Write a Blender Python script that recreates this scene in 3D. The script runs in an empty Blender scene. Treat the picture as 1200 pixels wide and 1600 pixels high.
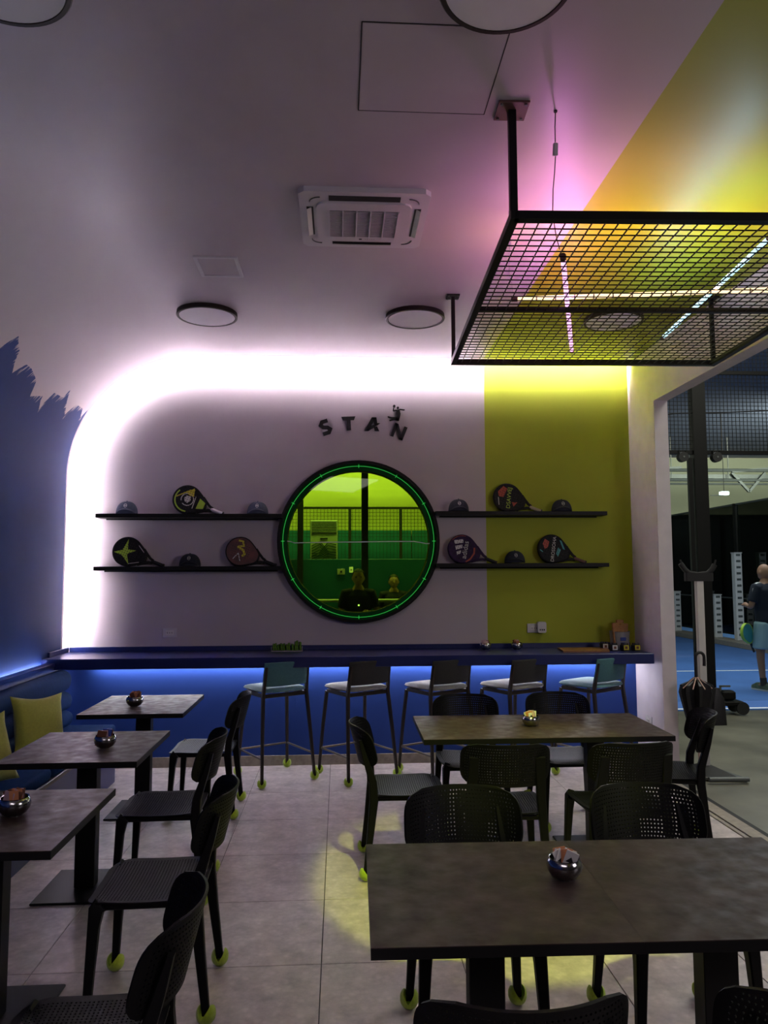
import bpy, bmesh, math, random
from mathutils import Vector, Matrix, Euler
random.seed(7)
S = bpy.context.scene
COL = S.collection
PI = math.pi

# ------------------------------------------------------------------ camera, world, exposure
CAM_H = 1.68
cam = bpy.data.cameras.new('camera'); cam_o = bpy.data.objects.new('camera', cam); COL.objects.link(cam_o)
cam.sensor_fit = 'VERTICAL'; cam.sensor_height = 32.0; cam.sensor_width = 24.0
cam.lens = 1170.0 / 1600.0 * 32.0
cam.clip_start = 0.02; cam.clip_end = 200
yaw, pitch, roll = math.atan(70/1170), math.atan(95/1170), 0.0035
_f = Vector((math.sin(yaw)*math.cos(pitch), math.cos(yaw)*math.cos(pitch), math.sin(pitch)))
_r = Vector((math.cos(yaw), -math.sin(yaw), 0)); _u = _r.cross(_f)
r2 = _r*math.cos(roll) - _u*math.sin(roll); u2 = _u*math.cos(roll) + _r*math.sin(roll)
cam_o.matrix_world = Matrix(((r2.x, u2.x, -_f.x, 0), (r2.y, u2.y, -_f.y, 0), (r2.z, u2.z, -_f.z, CAM_H), (0, 0, 0, 1)))
S.camera = cam_o
S.view_settings.view_transform = 'Standard'; S.view_settings.look = 'None'
S.view_settings.exposure = 0.0; S.view_settings.gamma = 1.0; S.view_settings.use_curve_mapping = False
S.cycles.max_bounces = 7; S.cycles.diffuse_bounces = 4; S.cycles.glossy_bounces = 3
S.cycles.transparent_max_bounces = 12; S.cycles.caustics_reflective = False; S.cycles.caustics_refractive = False
S.cycles.use_denoising = True; S.cycles.sample_clamp_indirect = 0.0
w = bpy.data.worlds.new('world'); S.world = w; w.use_nodes = True
w.node_tree.nodes['Background'].inputs[0].default_value = (0.30, 0.36, 0.5, 1)
w.node_tree.nodes['Background'].inputs[1].default_value = 0.03

def srgb(r, g, b):
    return tuple(((c/255)/12.92 if c/255 <= .04045 else ((c/255+.055)/1.055)**2.4) for c in (r, g, b)) + (1,)

def aim(o, target):
    o.rotation_euler = (Vector(target) - o.location).to_track_quat('-Z', 'Y').to_euler()

def area(name, loc, target, sx, sy, power, color):
    L = bpy.data.lights.new(name, 'AREA'); L.shape = 'RECTANGLE'; L.size = sx; L.size_y = sy
    L.energy = power; L.color = color
    o = bpy.data.objects.new(name, L); COL.objects.link(o); o.location = loc; aim(o, target); return o

# strengths of the place's lights and of the added fills, kept together
COVE_E, COUNTER_E, LEDGE_E = 265.0, 95.0, 60.0
PINK_E, WARM_E, CYAN_E = 1.7, 1.9, 1.6          # how bright the tubes look
PINK_W, WARM_W, CYAN_W = 6.5, 8.0, 5.5       # the light they give, in watts
area('overhead_fill_light', (-0.6, -1.6, 3.5), (-0.4, -1.2, 0), 2.6, 1.2, 40, (1.0, 0.86, 0.95))  # added fill behind the camera, raises the room's ambient level
area('side_fill_light', (4.2, 0.6, 2.6), (0.0, 4.2, 0.2), 1.6, 1.2, 34, (1.0, 0.90, 0.96))  # added fill shining in through the wide opening, no window there
area('hall_light', (6.5, 11.5, 5.5), (6.5, 12.0, 0), 4.0, 4.0, 380, (0.92, 0.97, 1.0))
area('hall_light_far', (12.5, 16.5, 5.5), (9.8, 24.5, 4.6), 3.0, 3.0, 900, (1.0, 1.0, 0.78))
area('hall_light_near', (5.2, 5.5, 5.4), (5.2, 5.5, 0), 3.0, 3.0, 190, (1.0, 1.0, 0.84))
area('back_room_light', (0.2, 11.6, 5.4), (0.2, 13.5, 3.4), 4.0, .8, 420, (1.0, 1.0, 0.62))
sp = bpy.data.lights.new('lime_spot', 'SPOT'); sp.energy = 420; sp.color = (0.86, 1.0, 0.10)
sp.spot_size = math.radians(30); sp.spot_blend = 0.15; sp.shadow_soft_size = 0.05
so = bpy.data.objects.new('lime_spot', sp); COL.objects.link(so); so.location = (0.75, 2.25, 3.54); aim(so, (0.90, 4.2, 0.0))

# ------------------------------------------------------------------ materials
def mat(name, col, rough=0.5, metal=0.0, var=0.0, scale=8.0, bump=0.0, bscale=60.0, emit=None, estr=0.0, spec=0.5, sheen=0.0, detail=4.0):
    m = bpy.data.materials.new(name); m.use_nodes = True
    N = m.node_tree.nodes; L = m.node_tree.links; b = N['Principled BSDF']
    b.inputs['Roughness'].default_value = rough; b.inputs['Metallic'].default_value = metal
    b.inputs['Specular IOR Level'].default_value = spec
    if sheen: b.inputs['Sheen Weight'].default_value = sheen
    b.inputs['Base Color'].default_value = col
    tc = N.new('ShaderNodeTexCoord')
    if var:
        n = N.new('ShaderNodeTexNoise'); n.inputs['Scale'].default_value = scale; n.inputs['Detail'].default_value = detail
        L.new(tc.outputs['Object'], n.inputs['Vector'])
        r = N.new('ShaderNodeMapRange'); r.inputs[1].default_value = .3; r.inputs[2].default_value = .7
        r.inputs[3].default_value = 1-var; r.inputs[4].default_value = 1+var
        L.new(n.outputs['Fac'], r.inputs[0])
        v = N.new('ShaderNodeVectorMath'); v.operation = 'SCALE'; v.inputs[0].default_value = col[:3]
        L.new(r.outputs[0], v.inputs['Scale']); L.new(v.outputs[0], b.inputs['Base Color'])
    if bump:
        n2 = N.new('ShaderNodeTexNoise'); n2.inputs['Scale'].default_value = bscale; n2.inputs['Detail'].default_value = 4
        L.new(tc.outputs['Object'], n2.inputs['Vector'])
        bp = N.new('ShaderNodeBump'); bp.inputs['Strength'].default_value = bump; bp.inputs['Distance'].default_value = 0.01
        L.new(n2.outputs['Fac'], bp.inputs['Height']); L.new(bp.outputs[0], b.inputs['Normal'])
    if emit:
        b.inputs['Emission Color'].default_value = emit; b.inputs['Emission Strength'].default_value = estr
    return m

M = {}
GREYPAINT = (0.53, 0.47, 0.515, 1); BLUEPAINT = (0.007, 0.045, 0.27, 1); LIMEPAINT = (0.37, 0.42, 0.022, 1)
M['paint'] = mat('grey_paint', GREYPAINT, .75, var=.03, scale=3, bump=.03, bscale=180)
M['jambpaint'] = mat('white_paint', (0.66, 0.60, 0.66, 1), .75, var=.05, scale=9, bump=.04)
M['bluepaint'] = mat('blue_paint', BLUEPAINT, .55, var=.05, scale=5)
M['bluepanel'] = mat('blue_laminate', (0.010, 0.018, 0.115, 1), .32, var=.06, scale=14)
M['bluefabric'] = mat('blue_upholstery', (0.010, 0.034, 0.115, 1), .85, var=.1, scale=40, bump=.15, bscale=500, spec=.05)
M['lime_fabric'] = mat('yellow_green_fabric', (0.36, 0.38, 0.06, 1), .9, var=.08, scale=60, bump=.3, bscale=400, sheen=.3)
M['black'] = mat('black_plastic', (0.0045, 0.0045, 0.005, 1), .5, var=.05, scale=20, bump=.02, bscale=300, spec=.13)
M['blackmetal'] = mat('black_powder_metal', (0.006, 0.006, 0.0065, 1), .45, spec=.2, metal=.0, var=.05, bump=.02, bscale=400)
M['bronze'] = mat('dark_bronze_metal', (0.030, 0.022, 0.02, 1), .42, metal=.4, var=.06)
M['bar_metal'] = mat('brown_grey_metal', (0.11, 0.095, 0.085, 1), .4, metal=.5, var=.05)
M['ball'] = mat('tennis_ball_felt', (0.47, 0.66, 0.03, 1), .95, var=.12, scale=90, bump=.5, bscale=700, sheen=.5)
M['ball_in'] = mat('ball_lining', (0.16, 0.22, 0.02, 1), .9, var=.1)
M['teal'] = mat('teal_fabric', (0.075, 0.21, 0.25, 1), .85, var=.08, scale=80, bump=.2, bscale=600, sheen=.3)
M['tealback'] = mat('teal_fabric_back', (0.05, 0.14, 0.17, 1), .85, var=.08, scale=80, bump=.2, bscale=600)
M['greyfab'] = mat('grey_fabric', (0.20, 0.19, 0.185, 1), .85, var=.08, scale=80, bump=.2, bscale=600, sheen=.3)
M['charfab'] = mat('charcoal_fabric', (0.022, 0.021, 0.022, 1), .85, var=.08, scale=80, bump=.2, bscale=600)
M['chrome'] = mat('polished_steel', (0.42, 0.42, 0.43, 1), .16, metal=1.0, var=.03)
M['skirting'] = mat('stone_skirting', (0.27, 0.235, 0.20, 1), .6, var=.18, scale=26, bump=.1)
M['white'] = mat('white_plastic', (0.62, 0.60, 0.63, 1), .4, var=.02)
M['slot'] = mat('dark_slot', (0.01, 0.01, 0.012, 1), .7, var=.05)
M['disc'] = mat('opal_diffuser', (0.80, 0.76, 0.80, 1), .5, var=.02)
M['paper'] = mat('white_paper', (0.72, 0.70, 0.68, 1), .7, var=.04)
M['paper_orange'] = mat('orange_paper', (0.55, 0.22, 0.10, 1), .7, var=.1)
M['paper_brown'] = mat('brown_paper', (0.16, 0.06, 0.035, 1), .7, var=.1)
M['paper_pink'] = mat('pink_paper', (0.55, 0.36, 0.40, 1), .7, var=.1)
M['paper_blue'] = mat('blue_paper', (0.03, 0.07, 0.35, 1), .6, var=.1)
M['coral'] = mat('coral_print', (0.40, 0.05, 0.025, 1), .5, var=.2, scale=50)
M['limeprint'] = mat('lime_print', (0.42, 0.62, 0.05, 1), .5, var=.1)
M['yellowprint'] = mat('yellow_print', (0.62, 0.55, 0.03, 1), .5, var=.1)
M['reflectedwhite'] = mat('reflected_line', (0.92, 0.92, 0.9, 1), .35, var=.02)
M['whiteprint'] = mat('white_print', (0.60, 0.58, 0.58, 1), .5, var=.05)
M['tealprint'] = mat('teal_print', (0.05, 0.30, 0.34, 1), .5, var=.2)
M['purple'] = mat('purple_print', (0.03, 0.012, 0.055, 1), .6, spec=.2, var=.3, scale=40)
M['racket'] = mat('racket_carbon', (0.012, 0.012, 0.015, 1), .6, spec=.2, var=.4, scale=60)
M['racket_red'] = mat('racket_red_face', (0.10, 0.016, 0.014, 1), .4, var=.5, scale=14)
M['grip_white'] = mat('white_grip', (0.7, 0.67, 0.67, 1), .8, var=.1)
M['grip_tan'] = mat('tan_grip', (0.50, 0.42, 0.28, 1), .8, var=.1)
M['grip_brown'] = mat('brown_grip', (0.16, 0.09, 0.075, 1), .8, var=.1)
M['navy'] = mat('navy_cap_cloth', (0.018, 0.022, 0.038, 1), .85, var=.1, scale=60, bump=.2, bscale=500)
M['denim'] = mat('denim_cap_cloth', (0.055, 0.072, 0.12, 1), .85, var=.1, scale=60, bump=.2, bscale=500)
M['wood'] = mat('brown_board', (0.20, 0.085, 0.03, 1), .5, var=.25, scale=20)
M['basket'] = mat('grey_bucket', (0.33, 0.34, 0.34, 1), .4, metal=.2, var=.05)
M['bread'] = mat('kraft_paper', (0.38, 0.19, 0.08, 1), .8, var=.2, scale=40)
M['greenpack'] = mat('green_packet', (0.09, 0.20, 0.02, 1), .25, var=.35, scale=60)
M['concrete'] = mat('concrete_floor', (0.16, 0.155, 0.125, 1), .38, var=.42, scale=1.6, bump=.03, bscale=30)
M['court'] = mat('blue_court_turf', (0.055, 0.15, 0.42, 1), .9, var=.12, scale=1.4, bump=.2, bscale=300)
M['line'] = mat('white_line', (0.75, 0.78, 0.8, 1), .8, var=.04)
M['hallwall'] = mat('pale_hall_wall', (0.62, 0.62, 0.46, 1), .8, var=.05, scale=.7)
M['hallceil'] = mat('blue_grey_roof', (0.10, 0.13, 0.20, 1), .8, var=.06, scale=.6)
M['backroom'] = mat('pale_back_room_wall', (0.66, 0.64, 0.20, 1), .8, var=.05, scale=.7)
M['darkwall'] = mat('dark_hall_wall', (0.012, 0.017, 0.02, 1), .5, var=.3, scale=.8)
M['dark'] = mat('dark_rear_wall', (0.06, 0.055, 0.06, 1), .7, var=.1)
M['steel'] = mat('grey_steel', (0.10, 0.11, 0.11, 1), .5, metal=.3, var=.1)
M['skin'] = mat('skin', (0.42, 0.23, 0.16, 1), .6, var=.05)
M['skin2'] = mat('tanned_skin', (0.32, 0.16, 0.10, 1), .6, var=.05)
M['hair'] = mat('dark_hair', (0.02, 0.014, 0.01, 1), .7, var=.2, scale=60)
M['shirt'] = mat('black_shirt', (0.006, 0.009, 0.022, 1), .85, var=.1, bump=.2, bscale=20)
M['shorts'] = mat('pale_blue_shorts', (0.34, 0.50, 0.56, 1), .85, var=.06, bump=.3, bscale=16)
M['shoe'] = mat('green_shoe', (0.07, 0.11, 0.07, 1), .7, var=.4, scale=30)
M['sole'] = mat('white_sole', (0.6, 0.6, 0.58, 1), .6, var=.04)
M['cardboard'] = mat('cardboard', (0.30, 0.20, 0.10, 1), .8, var=.08)
M['umbrella'] = mat('black_umbrella_cloth', (0.004, 0.004, 0.006, 1), .5, var=.1, bump=.2, bscale=40)
M['rib'] = mat('pinkish_rib', (0.5, 0.32, 0.27, 1), .4, var=.05)
M['plate'] = mat('primer_brown_plate', (0.12, 0.05, 0.045, 1), .5, var=.2)
M['transp'] = mat('clear_lead', (0.5, 0.45, 0.5, 1), .3, var=.03)
M['acgrey'] = mat('pale_unit_panel', (0.55, 0.58, 0.5, 1), .5, var=.04)
M['leafprint'] = mat('dark_leaf_print', (0.05, 0.10, 0.05, 1), .5, var=.2)
M['screen'] = mat('lit_switch', (0.8, 0.8, 0.7, 1), .5, var=.02, emit=(1, 1, .8, 1), estr=.8)

def emitter(name, col, s):
    m = bpy.data.materials.new(name); m.use_nodes = True; N = m.node_tree.nodes
    b = N['Principled BSDF']; b.inputs['Base Color'].default_value = (.8, .8, .8, 1)
    b.inputs['Emission Color'].default_value = tuple(col)+(1,); b.inputs['Emission Strength'].default_value = s
    return m
M['cove'] = emitter('cove_strip_light', (1.0, 0.915, 0.95), COVE_E)
M['undercounter'] = emitter('under_counter_strip_light', (1.0, 0.95, 0.92), COUNTER_E)
M['ledgeled'] = emitter('ledge_strip_light', (0.85, 0.90, 1.0), LEDGE_E)
M['pinktube'] = emitter('pink_tube_glow', (1.0, 0.46, 0.92), PINK_E)
M['warmtube'] = emitter('warm_tube_glow', (1.0, 0.68, 0.36), WARM_E)
M['cyantube'] = emitter('cyan_tube_glow', (0.46, 0.80, 0.92), CYAN_E)
M['lampglow'] = emitter('hall_lamp_glow', (0.8, 1.0, 0.95), 4.0)
M['edgeglow'] = mat('green_edge_glow', (0.02, 0.4, 0.05, 1), .4, emit=(0.04, 0.75, 0.10, 1), estr=.5)

def zone_mat(name, rules, base, rough=.7):
    """painted zones by world position: rules = [(axis, threshold, above?, colour)]"""
    m = bpy.data.materials.new(name); m.use_nodes = True; N = m.node_tree.nodes; L = m.node_tree.links
    b = N['Principled BSDF']; b.inputs['Roughness'].default_value = rough
    g = N.new('ShaderNodeNewGeometry'); s = N.new('ShaderNodeSeparateXYZ'); L.new(g.outputs['Position'], s.inputs[0])
    n = N.new('ShaderNodeTexNoise'); n.inputs['Scale'].default_value = 2.5; n.inputs['Detail'].default_value = 5
    L.new(g.outputs['Position'], n.inputs['Vector'])
    mr = N.new('ShaderNodeMapRange'); mr.inputs[3].default_value = .95; mr.inputs[4].default_value = 1.05; L.new(n.outputs['Fac'], mr.inputs[0])
    cur = None
    for ax, th, above, col in rules:
        c = N.new('ShaderNodeMath'); c.operation = 'GREATER_THAN' if above else 'LESS_THAN'
        L.new(s.outputs[ax], c.inputs[0]); c.inputs[1].default_value = th
        mx = N.new('ShaderNodeMix'); mx.data_type = 'RGBA'; L.new(c.outputs[0], mx.inputs[0])
        if cur is None: mx.inputs[6].default_value = base
        else: L.new(cur, mx.inputs[6])
        mx.inputs[7].default_value = col; cur = mx.outputs[2]
    v = N.new('ShaderNodeVectorMath'); v.operation = 'SCALE'; L.new(cur, v.inputs[0]); L.new(mr.outputs[0], v.inputs['Scale'])
    L.new(v.outputs[0], b.inputs['Base Color'])
    n2 = N.new('ShaderNodeTexNoise'); n2.inputs['Scale'].default_value = 120; L.new(g.outputs['Position'], n2.inputs['Vector'])
    bp = N.new('ShaderNodeBump'); bp.inputs['Strength'].default_value = .03; bp.inputs['Distance'].default_value = .01
    L.new(n2.outputs['Fac'], bp.inputs['Height']); L.new(bp.outputs[0], b.inputs['Normal'])
    return m
M['wallback'] = zone_mat('back_wall_paint', [(0, 1.34, True, LIMEPAINT), (2, 1.0, False, BLUEPAINT)], GREYPAINT)
M['ceilpaint'] = zone_mat('ceiling_paint', [(0, 1.31, True, LIMEPAINT)], GREYPAINT, .40)

def brush_mat():
    """blue paint ending in dry slanted brush strokes, over the grey paint"""
    m = bpy.data.materials.new('brushed_blue_paint'); m.use_nodes = True; N = m.node_tree.nodes; L = m.node_tree.links
    b = N['Principled BSDF']; b.inputs['Roughness'].default_value = .65; b.inputs['Specular IOR Level'].default_value = .22
    g = N.new('ShaderNodeNewGeometry'); s = N.new('ShaderNodeSeparateXYZ'); L.new(g.outputs['Position'], s.inputs[0])
    def math_(op, a, b_=None, c=None):
        n = N.new('ShaderNodeMath'); n.operation = op
        for i, v in enumerate((a, b_, c)):
            if v is None: continue
            if isinstance(v, (int, float)): n.inputs[i].default_value = v
            else: L.new(v, n.inputs[i])
        return n.outputs[0]
    Y, Z = s.outputs[1], s.outputs[2]
    # outline of the stroke tips along the wall (height over length), repeated towards the room's near end
    tips = [(4.87, 3.13), (4.94, 3.24), (5.08, 3.18), (5.17, 3.05), (5.27, 3.14), (5.36, 3.135), (5.53, 3.09), (5.56, 2.98), (5.74, 3.03), (5.78, 2.93), (5.865, 3.085), (6.05, 3.09), (6.08, 3.16), (6.25, 2.99), (6.35, 3.10), (6.50, 3.10), (6.56, 3.03), (6.63, 3.15), (6.66, 3.13)]
    n0 = N.new('ShaderNodeTexNoise'); n0.inputs['Scale'].default_value = 9; n0.inputs['Detail'].default_value = 6; L.new(g.outputs['Position'], n0.inputs['Vector'])
    Yj = math_('ADD', Y, math_('MULTIPLY', math_('SUBTRACT', n0.outputs['Fac'], .5), .05))
    fr = math_('FRACT', math_('DIVIDE', math_('SUBTRACT', Yj, 4.87-1.79*10), 1.79))
    fc = N.new('ShaderNodeFloatCurve'); cv = fc.mapping.curves[0]
    while len(cv.points) < len(tips): cv.points.new(.5, .5)
    for p_, (yy, zz) in zip(cv.points, tips): p_.location = (min(1, (yy-4.87)/1.79), (zz-2.85)/.5); p_.handle_type = 'VECTOR'
    fc.mapping.update(); L.new(fr, fc.inputs['Value'])
    d = math_('SUBTRACT', math_('ADD', math_('MULTIPLY', fc.outputs[0], .5), 2.85), Z)
    # dry bristle streaks along the strokes
    cmb = N.new('ShaderNodeCombineXYZ')
    L.new(math_('MULTIPLY', math_('SUBTRACT', Y, math_('MULTIPLY', Z, .75)), 45.0), cmb.inputs[0]); L.new(math_('MULTIPLY', Z, 7.0), cmb.inputs[1])
    n = N.new('ShaderNodeTexNoise'); n.inputs['Scale'].default_value = 1.0; n.inputs['Detail'].default_value = 4; L.new(cmb.outputs[0], n.inputs['Vector'])
    solid = math_('GREATER_THAN', d, 0.0)
    dens = N.new('ShaderNodeMapRange'); dens.inputs[1].default_value = 0; dens.inputs[2].default_value = .20
    dens.inputs[3].default_value = .42; dens.inputs[4].default_value = -.3; L.new(d, dens.inputs[0])
    cov = N.new('ShaderNodeMapRange'); L.new(math_('SUBTRACT', n.outputs['Fac'], dens.outputs[0]), cov.inputs[0])
    cov.inputs[1].default_value = -.02; cov.inputs[2].default_value = .12
    mask = math_('MULTIPLY', solid, cov.outputs[0])
    n3 = N.new('ShaderNodeTexNoise'); n3.inputs['Scale'].default_value = 2.2; n3.inputs['Detail'].default_value = 6; L.new(g.outputs['Position'], n3.inputs['Vector'])
    bl = N.new('ShaderNodeMix'); bl.data_type = 'RGBA'; L.new(n3.outputs['Fac'], bl.inputs[0])
    bl.inputs[6].default_value = (0.007, 0.026, 0.15, 1); bl.inputs[7].default_value = (0.016, 0.055, 0.23, 1)
    mx = N.new('ShaderNodeMix'); mx.data_type = 'RGBA'; L.new(mask, mx.inputs[0]); mx.inputs[6].default_value = GREYPAINT
    L.new(bl.outputs[2], mx.inputs[7]); L.new(mx.outputs[2], b.inputs['Base Color'])
    rm = N.new('ShaderNodeMapRange'); rm.inputs[3].default_value = .40; rm.inputs[4].default_value = .65; L.new(mask, rm.inputs[0]); L.new(rm.outputs[0], b.inputs['Roughness'])
    sm = N.new('ShaderNodeMapRange'); sm.inputs[3].default_value = .5; sm.inputs[4].default_value = .22; L.new(mask, sm.inputs[0]); L.new(sm.outputs[0], b.inputs['Specular IOR Level'])
    bp = N.new('ShaderNodeBump'); bp.inputs['Strength'].default_value = .12; bp.inputs['Distance'].default_value = .01
    L.new(n3.outputs['Fac'], bp.inputs['Height']); L.new(bp.outputs[0], b.inputs['Normal'])
    return m
M['brush'] = brush_mat()

def tile_mat():
    m = mat('stone_effect_tile', (0.40, 0.36, 0.365, 1), .42, bump=.04, bscale=25)
    N = m.node_tree.nodes; L = m.node_tree.links; b = N['Principled BSDF']
    g = N.new('ShaderNodeNewGeometry')
    n = N.new('ShaderNodeTexNoise'); n.inputs['Scale'].default_value = 9; n.inputs['Detail'].default_value = 8; n.inputs['Roughness'].default_value = .7
    v = N.new('ShaderNodeTexVoronoi'); v.inputs['Scale'].default_value = 26
    L.new(g.outputs['Position'], n.inputs['Vector']); L.new(g.outputs['Position'], v.inputs['Vector'])
    r = N.new('ShaderNodeValToRGB'); r.color_ramp.elements[0].position = .32; r.color_ramp.elements[1].position = .7
    r.color_ramp.elements[0].color = (0.35, 0.30, 0.305, 1); r.color_ramp.elements[1].color = (0.62, 0.54, 0.535, 1)
    L.new(n.outputs['Fac'], r.inputs[0])
    r2_ = N.new('ShaderNodeMapRange'); r2_.inputs[1].default_value = .05; r2_.inputs[2].default_value = .5; r2_.inputs[3].default_value = 1.12; r2_.inputs[4].default_value = .95
    L.new(v.outputs['Distance'], r2_.inputs[0])
    sc = N.new('ShaderNodeVectorMath'); sc.operation = 'SCALE'; L.new(r.outputs[0], sc.inputs[0]); L.new(r2_.outputs[0], sc.inputs['Scale'])
    L.new(sc.outputs[0], b.inputs['Base Color'])
    return m
M['tile'] = tile_mat()

def table_mat():
    m = mat('slate_effect_top', (0.047, 0.031, 0.027, 1), .42, spec=.15, var=.35, scale=7, bump=.35, bscale=9, detail=8)
    N = m.node_tree.nodes; L = m.node_tree.links; b = N['Principled BSDF']
    n = N.new('ShaderNodeTexNoise'); n.inputs['Scale'].default_value = 16; n.inputs['Detail'].default_value = 6
    tc = N.new('ShaderNodeTexCoord'); L.new(tc.outputs['Object'], n.inputs['Vector'])
    r = N.new('ShaderNodeMapRange'); r.inputs[1].default_value = .3; r.inputs[2].default_value = .7; r.inputs[3].default_value = .36; r.inputs[4].default_value = .62
    L.new(n.outputs['Fac'], r.inputs[0]); L.new(r.outputs[0], b.inputs['Roughness'])
    return m
M['slate'] = table_mat()

def glass_mat(name, tint, refl=.08):
    m = bpy.data.materials.new(name); m.use_nodes = True; N = m.node_tree.nodes; L = m.node_tree.links
    N.remove(N['Principled BSDF']); out = N['Material Output']
    t = N.new('ShaderNodeBsdfTransparent'); t.inputs[0].default_value = tint
    gl = N.new('ShaderNodeBsdfGlossy'); gl.inputs['Roughness'].default_value = .02; gl.inputs[0].default_value = (.9, .95, .9, 1)
    fr = N.new('ShaderNodeFresnel'); fr.inputs[0].default_value = 1.45
    ml = N.new('ShaderNodeMath'); ml.operation = 'MULTIPLY'; L.new(fr.outputs[0], ml.inputs[0]); ml.inputs[1].default_value = refl/.04
    mx = N.new('ShaderNodeMixShader'); L.new(ml.outputs[0], mx.inputs[0]); L.new(t.outputs[0], mx.inputs[1]); L.new(gl.outputs[0], mx.inputs[2])
    L.new(mx.outputs[0], out.inputs[0]); return m
M['greenglass'] = glass_mat('green_tinted_glass', (0.47, 0.62, 0.20, 1), .03)
M['clearglass'] = glass_mat('clear_court_glass', (0.85, 0.9, 0.9, 1), .03)
M['smokeglass'] = glass_mat('smoked_court_glass', (0.32, 0.38, 0.38, 1), .05)

# ------------------------------------------------------------------ mesh helpers
class MB:
    def __init__(s): s.v = []; s.f = []
    def add(s, vs, fs):
        o = len(s.v); s.v += [tuple(v) for v in vs]; s.f += [tuple(i+o for i in f) for f in fs]; return s
    def box(s, c, d, rot=None, bev=0.0):
        x, y, z = d[0]/2, d[1]/2, d[2]/2
        if bev > 0:
            bev = min(bev, x*.49, y*.49, z*.49); pts = []
            rings = [(-z, bev), (-z+bev, 0), (z-bev, 0), (z, bev)]
            def ring(zz, ins):
                X, Y, b = x-ins, y-ins, bev*.6
                return [(X, -Y+b, zz), (X, Y-b, zz), (X-b, Y, zz), (-X+b, Y, zz), (-X, Y-b, zz), (-X, -Y+b, zz), (-X+b, -Y, zz), (X-b, -Y, zz)]
            for zz, ins in rings: pts += ring(zz, ins)
            fs = [tuple(range(7, -1, -1)), tuple(range(24, 32))]
            for k in range(3):
                for i in range(8):
                    j = (i+1) % 8; fs.append((k*8+i, k*8+j, k*8+8+j, k*8+8+i))
        else:
            pts = [(-x, -y, -z), (x, -y, -z), (x, y, -z), (-x, y, -z), (-x, -y, z), (x, -y, z), (x, y, z), (-x, y, z)]
            fs = [(3, 2, 1, 0), (4, 5, 6, 7), (0, 1, 5, 4), (1, 2, 6, 5), (2, 3, 7, 6), (3, 0, 4, 7)]
        R = Euler(rot).to_matrix() if rot else Matrix.Identity(3)
        return s.add([R @ Vector(p) + Vector(c) for p in pts], fs)
    def loft(s, rings, cap=True, closed=True):
        n = len(rings[0]); vs = [p for r in rings for p in r]; fs = []
        for k in range(len(rings)-1):
            for i in range(n if closed else n-1):
                j = (i+1) % n; fs.append((k*n+i, k*n+j, k*n+n+j, k*n+n+i))
        if cap: fs += [tuple(range(n-1, -1, -1)), tuple(range((len(rings)-1)*n, len(rings)*n))]
        return s.add(vs, fs)
    def sweep(s, pts, prof, up=(0, 0, 1), cap=True):
        """prof: list of 2-D outlines (one) or a list per point"""
        pts = [Vector(p) for p in pts]; rings = []
        for i, p in enumerate(pts):
            t = (pts[min(i+1, len(pts)-1)] - pts[max(i-1, 0)]).normalized()
            u = Vector(up); a = t.cross(u)
            if a.length < 1e-4: a = t.cross(Vector((0, 1, 0)))
            a.normalize(); b = a.cross(t).normalized()
            pr = prof[i] if isinstance(prof[0][0], (tuple, list)) else prof
            rings.append([p + a*q[0] + b*q[1] for q in pr])
        return s.loft(rings, cap)
    def tube(s, pts, r, n=10, up=(0, 0, 1)):
        rr = r if isinstance(r, (list, tuple)) else [r]*len(pts)
        return s.sweep(pts, [[(q*math.cos(2*PI*k/n), q*math.sin(2*PI*k/n)) for k in range(n)] for q in rr], up)
    def bar(s, a, b, w_, d_, up=(0, 0, 1)):
        pr = [(-w_/2, -d_/2), (w_/2, -d_/2), (w_/2, d_/2), (-w_/2, d_/2)]
        return s.sweep([a, b], pr, up)
    def lathe(s, prof, n=28, c=(0, 0, 0), cap=False):
        rings = [[(c[0]+r*math.cos(2*PI*k/n), c[1]+r*math.sin(2*PI*k/n), c[2]+z) for k in range(n)] for r, z in prof]
        return s.loft(rings, cap)
    def prism(s, poly, a, b, fn=None):
        n = len(poly); fn = fn or (lambda x, y, h: (x, y, h))
        vs = [fn(x, y, a) for x, y in poly] + [fn(x, y, b) for x, y in poly]
        fs = [tuple(range(n-1, -1, -1)), tuple(range(n, 2*n))] + [(i, (i+1) % n, n+(i+1) % n, n+i) for i in range(n)]
        return s.add(vs, fs)
    def mesh(s, name, m, smooth=False, ang=40):
        me = bpy.data.meshes.new(name); me.from_pydata(s.v, [], s.f)
        bm = bmesh.new(); bm.from_mesh(me); bmesh.ops.recalc_face_normals(bm, faces=bm.faces)
        if smooth:
            for f in bm.faces: f.smooth = True
            for e in bm.edges:
                if len(e.link_faces) == 2 and e.calc_face_angle(0) > math.radians(ang): e.smooth = False
        bm.to_mesh(me); bm.free()
        for q in (m if isinstance(m, (list, tuple)) else [m]): me.materials.append(q)
        return me
    def build(s, name, m, parent=None, smooth=False, ang=40, loc=None, rot=None):
        return link(name, s.mesh(name, m, smooth, ang), parent, loc, rot)

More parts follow.
